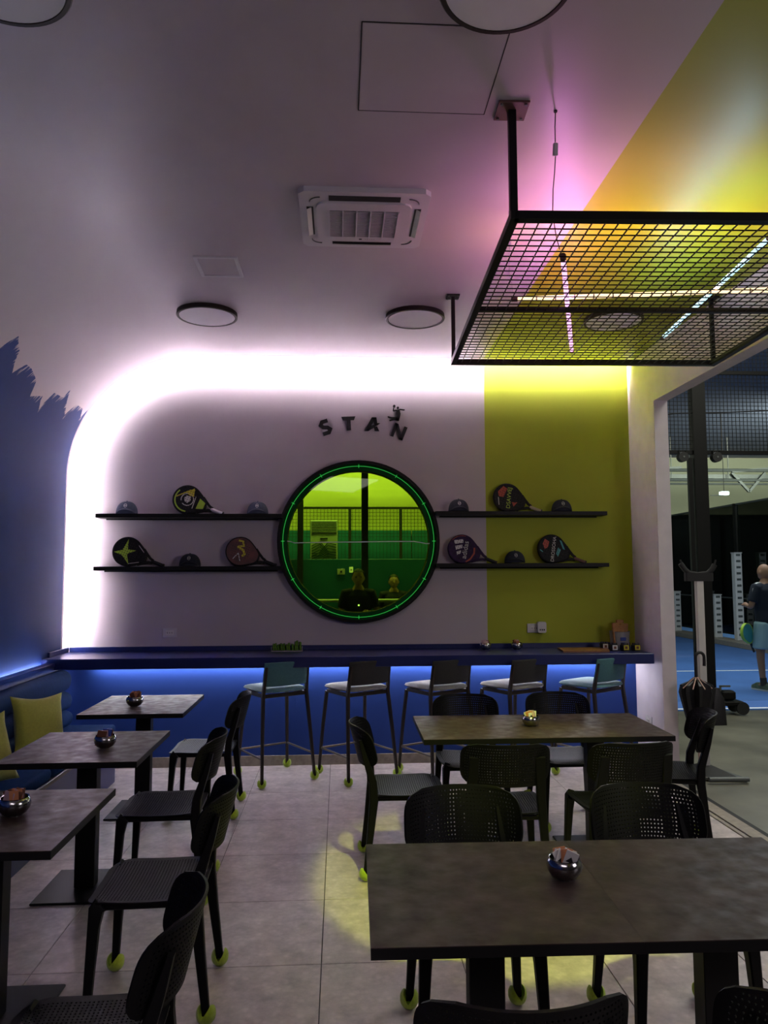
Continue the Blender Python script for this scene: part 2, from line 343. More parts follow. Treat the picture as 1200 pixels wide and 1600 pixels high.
def link(name, data, parent=None, loc=None, rot=None):
    o = bpy.data.objects.new(name, data); COL.objects.link(o)
    if parent is not None: o.parent = parent
    if loc: o.location = loc
    if rot: o.rotation_euler = rot
    return o
def tag(o, label=None, cat=None, group=None, kind=None):
    if label: o['label'] = label
    if cat: o['category'] = cat
    if group: o['group'] = group
    if kind: o['kind'] = kind
    return o
def thing(name, label, cat, loc=(0, 0, 0), rz=0.0, group=None, rot=None):
    o = bpy.data.objects.new(name, None); COL.objects.link(o); o.location = loc
    o.rotation_euler = rot if rot else (0, 0, rz); o.empty_display_size = .1
    return tag(o, label, cat, group)
def copy_tree(o, parent=None):
    c = o.copy(); COL.objects.link(c)
    if parent is not None: c.parent = parent
    for ch in list(o.children): copy_tree(ch, c)
    return c
def struct(o): o['kind'] = 'structure'; return o
def rrect(w_, h_, r, n=5):
    pts = []
    for cx, cy, a0 in ((w_/2-r, h_/2-r, 0), (-w_/2+r, h_/2-r, 90), (-w_/2+r, -h_/2+r, 180), (w_/2-r, -h_/2+r, 270)):
        for k in range(n+1):
            a = math.radians(a0+90*k/n); pts.append((cx+r*math.cos(a), cy+r*math.sin(a)))
    return pts
def textmesh(txt, size, ext, m, name='lettering'):
    c = bpy.data.curves.new('t', 'FONT'); c.body = txt; c.size = size; c.extrude = ext; c.align_x = 'CENTER'; c.align_y = 'CENTER'
    c.resolution_u = 3
    o = bpy.data.objects.new('t', c); COL.objects.link(o)
    bpy.context.view_layer.update()
    dg = bpy.context.evaluated_depsgraph_get(); me = bpy.data.meshes.new_from_object(o.evaluated_get(dg))
    bpy.data.objects.remove(o); me.name = name; me.materials.clear(); me.materials.append(m); return me
def evalmesh(o):
    bpy.context.view_layer.update()
    dg = bpy.context.evaluated_depsgraph_get(); me = bpy.data.meshes.new_from_object(o.evaluated_get(dg))
    return me

# ------------------------------------------------------------------ room shell
XL, XR, YB, YS, ZC, RA = -2.37, 2.70, 6.77, 6.65, 3.625, 1.10   # left wall, right wall, back wall, shell edge, ceiling, curve radius
Y0 = -4.0
arc = [(XL+RA-RA*math.cos(a), ZC-RA+RA*math.sin(a)) for a in [PI/2*k/32 for k in range(33)]]
mb = MB()                                                # floor: dark bed that shows in the joints, then every tile
mb.box(((XL+2.66)/2, (Y0+YB)/2, -.03), (2.66-XL+.2, YB-Y0+.2, .05))
floor = struct(mb.build('floor', M['slot']))
tx = [XL] + [-.075+.61*k for k in range(-3, 5)] + [2.56]
ty = [3.385+.64*k for k in range(-11, 6)] + [YB-.0]
ty = [t for t in ty if t <= YB]
tilecache = {}
for i in range(len(tx)-1):
    for j in range(len(ty)-1):
        a, b = tx[i+1]-tx[i], ty[j+1]-ty[j]
        if a < .02 or b < .02: continue
        key = (round(a, 3), round(b, 3))
        if key not in tilecache: tilecache[key] = MB().box((0, 0, 0), (a-.0035, b-.0035, .012), bev=.0015).mesh('tile', M['tile'])
        link('tile', tilecache[key], floor, ((tx[i]+tx[i+1])/2, (ty[j]+ty[j+1])/2, -.006))

mb = MB(); prof = [(XL, 0)] + arc                       # left wall with its curve
rings = []
for y in (Y0, YS-.035):
    inner = [(x, y, z) for x, z in prof]
    outer = [(x + (-.10 if k == 0 else -.10*math.cos(PI/2*max(0, k-1)/32)), y, z + (0 if k == 0 else .10*math.sin(PI/2*max(0, k-1)/32))) for k, (x, z) in enumerate(prof)]
    rings.append(inner + outer[::-1])
mb.loft(rings); struct(mb.build('wall_left', M['brush'], smooth=True, ang=35))
mb = MB(); mb.box(((XL+RA+XR+.1)/2, (Y0+YS-.035)/2, ZC+.05), (XR+.1-XL-RA, YS-.035-Y0, .10)); ceiling = struct(mb.build('ceiling', M['ceilpaint']))
lip = [(XL, 1.0)] + arc + [(XR, ZC)]; LIPT = .010           # thin lip hiding the light strip
mb = MB()
for (xa, za), (xb, zb) in zip(lip, lip[1:]):
    t = Vector((xb-xa, 0, zb-za)).normalized(); nn = Vector((-t.z, 0, t.x))*LIPT
    for_ = [(xa, za), (xb, zb), (xb+nn.x, zb+nn.z), (xa+nn.x, za+nn.z)]
    mb.add([(p[0], YS-.035, p[1]) for p in for_] + [(p[0], YS, p[1]) for p in for_], [(0, 1, 2, 3), (7, 6, 5, 4), (0, 4, 5, 1), (2, 6, 7, 3)])
struct(mb.build('trim_3', M['paint']))
mb = MB(); mb.box(((XL-.5+2.85)/2, YB+.06, 2.0), (2.85-XL+.5, .12, 4.0))
# the back wall is built around its round opening
MC, MR = (0.175, 1.965), 0.695
n = 64; cx, cz = MC
poly_out = []
def ray_rect(a):
    dx, dz = math.cos(a), math.sin(a); t = 1e9
    for lim, d, c in ((XL-.4, dx, cx), (2.85, dx, cx), (0.0, dz, cz), (4.0, dz, cz)):
        if abs(d) > 1e-9:
            q = (lim-c)/d
            if q > 0: t = min(t, q)
    return (cx+dx*t, cz+dz*t)
angs = sorted(set([2*PI*k/n for k in range(n)] + [math.atan2(z-cz, x-cx) % (2*PI) for x in (XL-.4, 2.85) for z in (0.0, 4.0)]))
mb = MB(); N_ = len(angs); vs = []
for y in (YB, YB+.12):
    for a in angs: vs.append((cx+MR*math.cos(a), y, cz+MR*math.sin(a)))
    for a in angs: q = ray_rect(a); vs.append((q[0], y, q[1]))
fs = []
for i in range(N_):
    j = (i+1) % N_
    fs += [(i, j, N_+j, N_+i), (2*N_+i, 3*N_+i, 3*N_+j, 2*N_+j), (i, 2*N_+i, 2*N_+j, j), (N_+i, N_+j, 3*N_+j, 3*N_+i)]
mb.add(vs, fs); struct(mb.build('wall_back', M['wallback']))
# casing of the light gap between the shell and the back wall
mb = MB(); mb.box((XL-.22, (YS-.06+YB)/2, 1.9), (.04, YB-YS+.06, 3.8)); mb.box((.2, (YS-.06+YB)/2, ZC+.24), (5.5, YB-YS+.06, .04))
struct(mb.build('trim_1', M['paint']))
JY, JZ = 6.20, 3.15                                      # right wall: pier, then the header over the wide opening
mb = MB(); mb.box((XR+.06, (JY+YB)/2, 1.97), (.12, YB-JY, 3.94)); mb.box((XR+.06, (Y0+JY)/2, (JZ+3.94)/2), (.12, JY-Y0, 3.94-JZ))
struct(mb.build('wall_right', M['jambpaint']))
mb = MB(); mb.box(((XL+XR)/2, Y0-.05, 1.9), (XR-XL+.6, .1, 3.9)); struct(mb.build('wall_rear', M['dark']))
mb = MB(); mb.box(((XL+XR)/2, YB-.006, .0435), (XR-XL, .012, .087), bev=.002); struct(mb.build('baseboard_back', M['skirting']))
mb = MB(); mb.box((2.575, 1.2, .001), (.03, 10.0, .012), bev=.002); mb.box((2.66, 1.2, -.002), (.10, 10.0, .012), bev=.002); struct(mb.build('trim_2', M['skirting']))
# light strips
def strip_obj(name, mb, m, label, cat='light strip'):
    o = mb.build(name, m); return tag(o, label, cat)
OFF = .062
mb = MB(); pathp = [(XL-OFF, 1.06), (XL-OFF, ZC-RA)] + [(XL+RA-(RA+OFF)*math.cos(a), ZC-RA+(RA+OFF)*math.sin(a)) for a in [PI/2*k/20 for k in range(21)]] + [(XR-.02, ZC+OFF)]
rings = []
for i, (x, z) in enumerate(pathp):
    a, b = pathp[max(0, i-1)], pathp[min(len(pathp)-1, i+1)]
    t = Vector((b[0]-a[0], 0, b[1]-a[1])).normalized(); nn = Vector((-t.z, 0, t.x))
    p = Vector((x, YS-.026, z)); yy = Vector((0, 1, 0))           # wedge whose lit face looks to the wall and inwards
    rings.append([p+nn*.0-yy*.004, p+nn*.0065+yy*.014, p+nn*.009-yy*.004])
mb.loft(rings); strip_obj('cove_light_strip', mb, M['cove'], 'white light strip following the arched edge in front of back wall')
mb = MB(); mb.box((.24, 6.72, .909), (4.7, .014, .008)); strip_obj('counter_light_strip', mb, M['undercounter'], 'white light strip under the long blue counter')
mb = MB(); mb.box((XL+.022, 3.6, .938), (.012, 5.4, .006)); strip_obj('ledge_light_strip', mb, M['ledgeled'], 'white light strip along left wall on top of the blue ledge')

# ------------------------------------------------------------------ counter, ledge, bench
c = thing('bar_counter', 'long dark blue wall counter with raised rear lip under the round window', 'counter', (0.13, 6.48, 0))
MB().box((0, 0, .9575), (5.0, .575, .085), bev=.003).build('countertop', M['bluepanel'], c)
MB().box((.02, .277, 1.021), (4.99, .018, .042), bev=.002).build('rear_lip', M['bluepanel'], c)
MB().box((-2.488, .05, 1.021), (.018, .44, .042), bev=.002).build('end_lip', M['bluepanel'], c)
c = thing('wall_ledge', 'dark blue boxed ledge running along the left wall behind the bench', 'ledge', (XL, 3.4, 0))
MB().box((.0725, 0, .955), (.075, 5.8, .03), bev=.002).build('ledge_top', M['bluepanel'], c)
MB().box((.072, 0, .471), (.060, 5.75, .942), bev=.001).build('ledge_front', M['bluepanel'], c)

BY0, BY1 = 1.4, 6.33
bench = thing('upholstered_bench', 'long dark blue upholstered bench with rolled back along the left wall', 'bench', (-2.05, (BY0+BY1)/2, 0))
def cushion_mesh(sx, sy, sz, r, m, puff=.0, name='cushion'):
    mb = MB(); rings = []; nz = 6
    for k in range(nz+1):
        t = k/nz; a = PI*t - PI/2; ins = r*(1-math.cos(a)); z = sz/2*math.sin(a) if False else -sz/2 + (r-r*math.cos(PI*t))*(sz/(2*r))
        rings.append([(x, y, z) for x, y in rrect(sx-2*r*(1-math.sin(PI*t)**.5), sy-2*r*(1-math.sin(PI*t)**.5), r*1.2, 4)])
    return mb.loft(rings).mesh(name, m, True, 50)
L_ = BY1-BY0
MB().box((.07, 0, .19), (.34, L_, .38), bev=.004).build('plinth', M['bluepanel'], bench)
MB().box((.235, 0, .375), (.03, L_, .03), bev=.003).build('front_rail', M['bar_metal'], bench)
ys = [BY0, 2.35, 3.3, 4.15, 4.97, BY1]; mid = (BY0+BY1)/2
for a, b in zip(ys, ys[1:]):
    me = cushion_mesh(.43, b-a-.006, .08, .03, M['bluefabric'], name='seat_cushion')
    link('seat_cushion', me, bench, (.03, (a+b)/2-mid, .425))
for k, (z0, z1, dx) in enumerate(((.455, .585, .0), (.585, .735, -.01), (.735, .905, -.02))):   # three rolls
    h = z1-z0; rings = []
    for yy, s_ in ((-L_/2, .55), (-L_/2+.015, .9), (-L_/2+.04, 1), (L_/2-.04, 1), (L_/2-.015, .9), (L_/2, .55)):
        rings.append([(-.17+dx+.075*s_*math.cos(2*PI*i/20), yy, (z0+z1)/2+h/2*s_*math.copysign(abs(math.sin(2*PI*i/20))**.8, math.sin(2*PI*i/20))) for i in range(20)])
    MB().loft(rings).build('back_roll', M['bluefabric'], bench, True, 60)

def pillow(loc, rot, label, s_=.40):
    n = 16; vs = []; fs = []
    for side in (1, -1):
        for i in range(n+1):
            for j in range(n+1):
                u, v = i/n*2-1, j/n*2-1
                pin = 1-.10*(1-abs(u*v))*0 - .15*((1-u*u)*(abs(v)**4)+(1-v*v)*(abs(u)**4))
                th = .062*((1-u**2)*(1-v**2))**.42 + .002
                vs.append((u*s_/2*pin, side*th, v*s_/2*pin))
    q = (n+1)**2
    for i in range(n):
        for j in range(n):
            a = i*(n+1)+j; fs.append((a, a+n+1, a+n+2, a+1)); fs.append((q+a, q+a+1, q+a+n+2, q+a+n+1))
    border = [i*(n+1) for i in range(n+1)] + [n*(n+1)+j for j in range(1, n+1)] + [i*(n+1)+n for i in range(n-1, -1, -1)] + [j for j in range(n-1, 0, -1)]
    for a, b in zip(border, border[1:]+border[:1]): fs.append((a, b, q+b, q+a))
    o = MB().add(vs, fs).build('cushion', M['lime_fabric'], None, True, 60, loc, rot)
    return tag(o, label, 'cushion', 'yellow-green cushions on the blue bench')
pillow((-2.03, 5.30, .665), (math.radians(-14), math.radians(4), math.radians(58)), 'yellow-green square cushion at the far end of the blue bench, fully in view')
pillow((-2.02, 4.46, .66), (math.radians(-14), math.radians(-6), math.radians(62)), 'yellow-green cushion on the blue bench cut by the left picture edge')

# ------------------------------------------------------------------ tables
def make_table(label, x, y, wx, wy, rz=0.0, group=None):
    t = thing('pedestal_table', label, 'table', (x, y, 0), rz, group)
    MB().box((0, 0, .729), (wx, wy, .028), bev=.0003).build('edge_band', M['blackmetal'], t)
    MB().box((0, 0, .744), (wx-.0002, wy-.0002, .0022), bev=.0001).build('tabletop', M['slate'], t)
    MB().box((0, 0, .712), (wx*.55, wy*.45, .012), bev=.002).build('mounting_plate', M['blackmetal'], t)
    MB().box((0, 0, .36), (.105, .075, .70), bev=.004).build('pedestal', M['blackmetal'], t)
    MB().box((0, 0, .007), (.42, .44, .012), bev=.003).build('base_plate', M['blackmetal'], t)
    return t
GL, GR = 'square tables along the bench', 'dark tables pushed together in pairs'
make_table('square slate-dark pedestal table nearest on the left, cut by the picture edge', -1.322, 3.055, .695, .74, .0, GL)
make_table('square slate-dark pedestal table between the two other bench tables', -1.358, 4.265, .70, .74, .0, GL)
make_table('square slate-dark pedestal table farthest back near the blue counter wall', -1.395, 5.58, .70, .79, .0, GL)
make_table('green-lit dark table, the one of the middle pair nearer the bench', .84, 4.62, .722, .70, -.01, GR)
make_table('green-lit dark table, the one of the middle pair nearer the court opening', 1.562, 4.615, .722, .70, -.01, GR)
make_table('large dark table in front whose left corner is fully in view', .434, 2.305, .694, .72, -.02, GR)
make_table('large dark table in front cut by the right picture edge', 1.1311, 2.2911, .70, .72, -.02, GR)

# ------------------------------------------------------------------ perforated chairs
def perf_panel(nu, nv, halfw, surf, thick, hole_r, solid, name):
    """panel whose holes are real openings; halfw(v) in m, surf(x, y) -> (point, normal)"""
    v0, v1 = surf.range
    V = []; F = []
    def P_(x, y, side):
        p, nrm = surf(x, y); return p - nrm*thick*side
    grid = {}
    for side in (0, 1):
        for j in range(nv+1):
            y = v0+(v1-v0)*j/nv; hw = halfw(y)
            for i in range(nu+1):
                x = (i/nu*2-1)*hw; grid[side, i, j] = len(V); V.append(P_(x, y, side))
    for j in range(nv):
        ya, yb = v0+(v1-v0)*j/nv, v0+(v1-v0)*(j+1)/nv
        for i in range(nu):
            if solid(i, j, nu, nv):
                for side in (0, 1):
                    q = [grid[side, i, j], grid[side, i+1, j], grid[side, i+1, j+1], grid[side, i, j+1]]
                    F.append(tuple(q if side == 0 else q[::-1]))
                continue
            ym = (ya+yb)/2; hw = halfw(ym); xm = ((i+.5)/nu*2-1)*hw; ids = []
            for side in (0, 1):
                ring = []
                for k in range(8):
                    a = -PI/2-PI/4-PI/8+PI/8 + (k)*PI/4
                    a = math.radians(-135+22.5-45+45*k+0)  # two ring points per cell side
                    ring.append(len(V)); V.append(P_(xm+hole_r*math.cos(a), ym+hole_r*math.sin(a), side))
                ids.append(ring)
                q = [grid[side, i, j], grid[side, i+1, j], grid[side, i+1, j+1], grid[side, i, j+1]]
                # ring[1],ring[2] face the lower edge
                for s4 in range(4):
                    c0, c1 = q[s4], q[(s4+1) % 4]
                    r0, r1, rp = ring[(2*s4+1) % 8], ring[(2*s4+2) % 8], ring[(2*s4) % 8]
                    f1, f2 = (c0, c1, r1, r0), (c0, r0, rp)
                    F.append(f1 if side == 0 else f1[::-1]); F.append(f2 if side == 0 else f2[::-1])
            for k in range(8):
                a, b = ids[0][k], ids[0][(k+1) % 8]; F.append((a, b, ids[1][(k+1) % 8], ids[1][k]))
    for i in range(nu):
        F.append((grid[0, i, 0], grid[1, i, 0], grid[1, i+1, 0], grid[0, i+1, 0]))
        F.append((grid[0, i, nv], grid[0, i+1, nv], grid[1, i+1, nv], grid[1, i, nv]))
    for j in range(nv):
        F.append((grid[0, 0, j], grid[0, 0, j+1], grid[1, 0, j+1], grid[1, 0, j]))
        F.append((grid[0, nu, j], grid[1, nu, j], grid[1, nu, j+1], grid[0, nu, j+1]))
    me = bpy.data.meshes.new(name); me.from_pydata(V, [], F); me.materials.append(M['black'])
    return me

def superell(half, r0, r1, nexp):
    def f(y):
        t = abs((y-(r0+r1)/2)/((r1-r0)/2)); t = min(t, 1)
        return half*max(.0, 1-t**nexp)**(1/nexp)
    return f
class SeatSurf:
    range = (-.205, .225)
    def __call__(s, x, y):
        def z(x, y):
            q = .452 + .030*(x/.22)**2*.35 - .010*math.cos(y/.21*1.4)
            if y > .12: q -= .9*(y-.12)**2*1.6
            return q
        e = .002; dzx = (z(x+e, y)-z(x-e, y))/(2*e); dzy = (z(x, y+e)-z(x, y-e))/(2*e)
        return Vector((x, y, z(x, y))), Vector((-dzx, -dzy, 1)).normalized()
class BackSurf:
    range = (.595, .815)
    def __call__(s, x, zz):
        def p(x, zz):
            R = .285; a = x/R
            y = -.262 + R*(1-math.cos(a)) - (zz-.60)*.26
            return Vector((R*math.sin(a), y  , zz + .004*math.cos(a*1.8)))
        e = .002; a = (p(x+e, zz)-p(x-e, zz)); b = (p(x, zz+e)-p(x, zz-e))
        return p(x, zz), b.cross(a).normalized()
sh = superell(.222, -.211, .231, 5.0); bh = superell(.262, .590, .820, 3.8)
def seat_solid(i, j, nu, nv): return i < 2 or i >= nu-2 or j < 2 or j >= nv-2
def back_solid(i, j, nu, nv): return i < 2 or i >= nu-2 or j < 1 or j >= nv-1
seat_me = perf_panel(36, 34, sh, SeatSurf(), .006, .0031, seat_solid, 'seat')
back_me = perf_panel(38, 15, bh, BackSurf(), .008, .0030, back_solid, 'backrest')

def rr(a, b):      # rounded rectangle leg section
    c_ = min(a, b)*.25; return [(a-c_, -b), (a, -b+c_), (a, b-c_), (a-c_, b), (-a+c_, b), (-a, b-c_), (-a, -b+c_), (-a+c_, -b)]
def leg_meshes():
    out = []
    for sx in (1, -1):
        for rear in (0, 1):
            mb = MB()
            if rear:
                pts = [(sx*.212, -.232, .035), (sx*.200, -.205, .25), (sx*.190, -.186, .42), (sx*.182, -.192, .52), (sx*.172, -.238, .66), (sx*.167, -.262, .745)]
                sec = [rr(.014, .014), rr(.018, .019), rr(.021, .024), rr(.023, .022), rr(.026, .014), rr(.025, .008)]
            else:
                pts = [(sx*.212, .205, .035), (sx*.204, .197, .20), (sx*.196, .188, .36), (sx*.192, .180, .425), (sx*.188, .165, .438)]
                sec = [rr(.014, .014), rr(.0165, .017), rr(.0205, .0205), rr(.023, .027), rr(.020, .030)]
            mb.sweep(pts, sec, up=(0, 1, 0)); out.append(((sx, rear), mb.mesh('leg', M['black'], True, 35), pts[0]))
    return out
leg_ms = leg_meshes()
mb = MB()                                                # frame under the seat
for sx in (1, -1): mb.box((sx*.182, -.005, .428), (.020, .36, .026), bev=.004)
mb.box((0, .172, .420), (.36, .020, .026), bev=.004); mb.box((0, -.188, .428), (.36, .018, .026), bev=.004)
mb.box((0, -.01, .432), (.03, .35, .014), bev=.003); mb.box((-.04, 0, .424), (.05, .10, .022), bev=.004)
frame_me = mb.mesh('seat_frame', M['black'])

def ball_mesh(r=.0365):
    mb = MB(); n, mm = 24, 10; vs = []
    for layer in (0, 1):
        rad = r - .0035*layer
        for j in range(mm+1):
            for i in range(n):
                ph = 2*PI*i/n; amax = math.radians(78 + 72*abs(math.cos(ph))**1.0)
                al = amax*j/mm
                flare = 1.0 + (.10*max(0, al-1.6))
                vs.append((rad*flare*math.sin(al)*math.cos(ph), rad*flare*math.sin(al)*math.sin(ph), r - rad*math.cos(al)*(1.12 if al > PI/2 else 1)))
    fs = []; q = (mm+1)*n
    for j in range(mm):
        for i in range(n):
            k = (i+1) % n
            fs.append((j*n+i, j*n+k, (j+1)*n+k, (j+1)*n+i)); fs.append((q+j*n+i, q+(j+1)*n+i, q+(j+1)*n+k, q+j*n+k))
    for i in range(n):
        k = (i+1) % n; fs.append((mm*n+i, mm*n+k, q+mm*n+k, q+mm*n+i))
    return mb.add(vs, fs).mesh('tennis_ball', M['ball'], True, 60)
ball_me = ball_mesh()

def make_chair(label, x, y, heading, z=0.0):
    """heading: degrees from +Y, anticlockwise, of the direction the sitter faces"""
    t = thing('perforated_chair', label, 'chair', (x, y, z), math.radians(heading), 'black perforated chairs on tennis balls')
    link('seat', seat_me, t); link('backrest', back_me, t); link('seat_frame', frame_me, t)
    for (sx, rear), me, foot in leg_ms:
        lg = link('leg', me, t)
        b = link('tennis_ball', ball_me, lg, (foot[0], foot[1], 0), (0, 0, -math.radians(heading) + random.uniform(-.55, .55)))
        b['label'] = 'cut yellow-green tennis ball worn as a foot'
    return t
make_chair('black perforated chair at the farthest bench table, backed by the counter stools', -.955, 5.545, 90)
make_chair('black perforated chair drawn up to the middle one of the bench tables', -.93, 4.20, 92)
make_chair('black perforated chair at the near bench table, its backrest tallest in the row', -.735, 3.185, 92)
make_chair('black perforated chair cut by the bottom left corner of the picture', -.68, 2.12, 92)
make_chair('black perforated chair at the bench-side end of the middle tables, facing the court', .38, 4.46, -90)
make_chair('black perforated chair behind the middle tables, the one nearer the bench', .88, 5.08, 180)
make_chair('black perforated chair behind the middle tables, the one nearer the court opening', 1.545, 5.12, 180)
make_chair('black perforated chair before the middle tables with back to us, bench side', .865, 4.10, -3)
make_chair('black perforated chair before the middle tables with back to us, court side', 1.50, 4.09, 4)
make_chair('black perforated chair at the court-side end of middle tables, by the umbrella', 2.02, 4.68, 74)
make_chair('black perforated chair facing us behind the front table with its corner in view', .485, 2.80, 180)
make_chair('black perforated chair facing us behind the front table that is cut off', 1.215, 2.78, 180)
make_chair('black perforated chair closest to us, only its top edge shows below the front table', .39, 1.85, 0)
make_chair('black perforated chair in the bottom right corner, only a backrest corner shows', 1.075, 1.83, -8)

# ------------------------------------------------------------------ bar stools
def make_stool(label, x, y, heading, seatm, backm):
    t = thing('bar_stool', label, 'bar stool', (x, y, 0), math.radians(heading), 'bar stools along the blue counter')
    feet = {}
    for sx in (1, -1):
        for rear in (0, 1):
            if rear:
                pts = [(sx*.235, -.245, .03), (sx*.215, -.205, .40), (sx*.195, -.170, .70), (sx*.190, -.185, .80), (sx*.186, -.215, .93)]
                sec = [rr(.010, .011), rr(.012, .013), rr(.013, .015), rr(.013, .013), rr(.011, .009)]
            else:
                pts = [(sx*.230, .235, .03), (sx*.210, .205, .40), (sx*.190, .175, .69)]
                sec = [rr(.010, .010), rr(.012, .012), rr(.013, .013)]
            lg = MB().sweep(pts, sec, up=(0, 1, 0)).build('leg', M['bronze'], t, True, 35)
            b = link('tennis_ball', ball_me, lg, (pts[0][0], pts[0][1], 0), (0, 0, -math.radians(heading) + random.uniform(-.5, .5)))
            b['label'] = 'cut yellow-green tennis ball worn as a foot'
    mb = MB()
    z = .215; mb.tube([(-.222, -.225, z), (-.220, .219, z), (.220, .219, z), (.222, -.225, z)], .009, 8)
    fr = mb.build('footrest', M['bar_metal'], t, False)
    mb = MB(); mb.box((0, .165, .693), (.37, .02, .03), bev=.004); mb.box((0, -.165, .693), (.37, .02, .03), bev=.004)
    for sx in (1, -1): mb.box((sx*.185, 0, .693), (.02, .34, .03), bev=.004)
    mb.build('seat_frame', M['bronze'], t)
    n = 14; vs = []; fs = []; q = (n+1)**2                 # padded seat, wider in front
    for side in (1, -1):
        for i in range(n+1):
            for j in range(n+1):
                u, v = i/n*2-1, j/n*2-1
                w_ = .215+.018*v; e = (abs(u)**6+abs(v)**6)
                k = 1/max(1, (abs(u)**6+abs(v)**6))**(1/6)
                h = .027*max(0, (1-u**4)*(1-v**4))**.45
                vs.append((u*w_*k*1.0, v*.21*k-.002, .733 + (h if side > 0 else -h*.9)))
    for i in range(n):
        for j in range(n):
            a = i*(n+1)+j; fs.append((a, a+n+1, a+n+2, a+1)); fs.append((q+a, q+a+1, q+a+n+2, q+a+n+1))
    border = [i*(n+1) for i in range(n+1)] + [n*(n+1)+j for j in range(1, n+1)] + [i*(n+1)+n for i in range(n-1, -1, -1)] + [j for j in range(n-1, 0, -1)]
    for a, b in zip(border, border[1:]+border[:1]): fs.append((a, b, q+b, q+a))
    MB().add(vs, fs).build('seat', seatm, t, True, 60)
    mb = MB(); rings = []                                  # curved upholstered back between the rear legs
    for k in range(13):
        u = k/12*2-1; x_ = u*.205; yb = -.196 - .022*(1-u*u)
        th = .013*(1-abs(u)**8)+.003
        prof_ = []
        for a, b in rrect(2*th, .195, min(th*.9, .012), 3): prof_.append((x_, yb + a - (b)*.20, .868 + b))
        rings.append(prof_)
    mb.loft(rings); mb.build('backrest', backm, t, True, 50)
    return t
make_stool('teal bar stool nearest the bench end of the counter', -.527, 6.385, 31, M['teal'], M['tealback'])
make_stool('grey-seated bar stool beside the teal one at the bench end', .150, 6.39, 31, M['greyfab'], M['charfab'])
make_stool('grey-seated bar stool in the middle of the counter row', .825, 6.39, 30, M['greyfab'], M['charfab'])
make_stool('grey-seated bar stool next to the teal one at the court end', 1.475, 6.39, 30, M['greyfab'], M['charfab'])
make_stool('teal bar stool nearest the court opening end of the counter', 2.165, 6.41, 34, M['teal'], M['tealback'])

# ------------------------------------------------------------------ steel bowls of sachets
def make_bowl(x, y, z, where, s_=1.0, seed=0, cols=('paper', 'paper_orange', 'paper_brown')):
    rnd = random.Random(seed)
    t = thing('steel_bowl', 'small polished steel bowl of sachets '+where, 'bowl', (x, y, z), 0, 'steel bowls of sachets')
    t.scale = (s_,)*3
    pr = [(.0, .002), (.026, .002), (.040, .010), (.051, .026), (.054, .040), (.050, .054), (.0455, .060), (.047, .063), (.044, .062), (.047, .052), (.050, .040), (.046, .026), (.034, .012), (.0, .008)]
    MB().lathe(pr, 32).build('bowl_body', M['chrome'], t, True, 50)
    mb = MB(); mb.lathe([(.0, 0), (.024, 0), (.024, .003), (.0, .003)], 24); mb.build('foot_ring', M['chrome'], t, True)
    for k in range(9):
        c_ = cols[k % len(cols)]
        w_, h_ = rnd.uniform(.028, .044), rnd.uniform(.062, .078)
        yy = -.024+.006*k; xx = rnd.uniform(-.015, .015)
        mb = MB(); pts = rrect(w_, h_, .002, 2); mb.prism(pts, -.0012, .0012, lambda a, b, c: (a, c*(1+.6*math.cos(a*50)), b))
        o = mb.build('sachet', M[c_], None, False, 40, (x+xx*s_, y+yy*s_, z+(.050+rnd.uniform(0, .004))*s_), (rnd.uniform(-.12, .12), rnd.uniform(-.42, .42), rnd.uniform(-.35, .35)))
        o.scale = (s_,)*3
        nm = {'paper': 'white', 'paper_orange': 'orange', 'paper_brown': 'brown', 'paper_pink': 'pink', 'paper_blue': 'blue'}[c_]
        tag(o, '%s sugar sachet in the bowl %s' % (nm, where), 'sachet', '%s sachets in the bowl %s' % (nm, where))
        if c_ == 'paper':
            for q in range(2):
                MB().prism([(-.013, -.009), (.013, -.009), (0, .009)], -.0016, -.0013, lambda a, b, c: (a, c*1.6, b+.011*(1-2*q))).build('printed_triangle', M['slot'], o)
    return t
make_bowl(-1.262, 3.08, .745, 'on the near bench table', 1.12, 1, ('paper_orange', 'paper_pink', 'paper_brown'))
make_bowl(-1.26, 4.21, .745, 'on the middle bench table', 1.08, 2, ('paper_brown', 'paper_pink', 'paper_blue'))
make_bowl(-1.445, 5.49, .745, 'on the farthest bench table', 1.12, 3, ('paper_brown', 'paper_orange'))
make_bowl(1.17, 4.60, .745, 'on the green-lit middle tables', 1.02, 4, ('paper', 'paper_orange', 'paper_pink'))
make_bowl(.690, 2.34, .745, 'on the large front table', 1.0, 5, ('paper', 'paper_orange', 'paper'))
make_bowl(1.29, 6.62, 1.0, 'on the counter below the lime stripe edge', .95, 6, ('paper_pink', 'paper_brown'))
make_bowl(1.57, 6.62, 1.0, 'on the counter left of the wooden board', .95, 7, ('paper_orange', 'paper_brown', 'paper_pink'))

# ------------------------------------------------------------------ things on the counter
t = thing('packet_tray', 'small tray of green packets standing on the counter under the round window', 'tray', (-.455, 6.66, 1.0))
MB().box((0, 0, .003), (.27, .06, .006), bev=.001).build('tray_base', M['transp'], t)
for sx in (-1, 1): MB().box((sx*.133, 0, .02), (.003, .06, .04)).build('tray_side', M['transp'], t)
for k in range(11):
    h = .060 + (.020 if k > 7 else 0) + .006*math.sin(k*2.3)
    o = MB().box((0, 0, h/2), (.017, .045, h), bev=.004).build('green_packet', M['greenpack'], None, False, 40, (-.455-.115+.023*k, 6.66, 1.0065), (0, random.uniform(-.12, .12), random.uniform(-.3, .3)))
    tag(o, 'upright green packet in the small tray on the counter', 'packet', 'green packets in the tray')
o = MB().prism([(-.235, -.03), (.16, -.05), (.235, .24), (-.20, .26)], 0, .014).build('wooden_board', M['wood'], None, False, 40, (2.135, 6.36, 1.0005))
tag(o, 'flat brown wooden board on the counter next to the coffee jars', 'board')
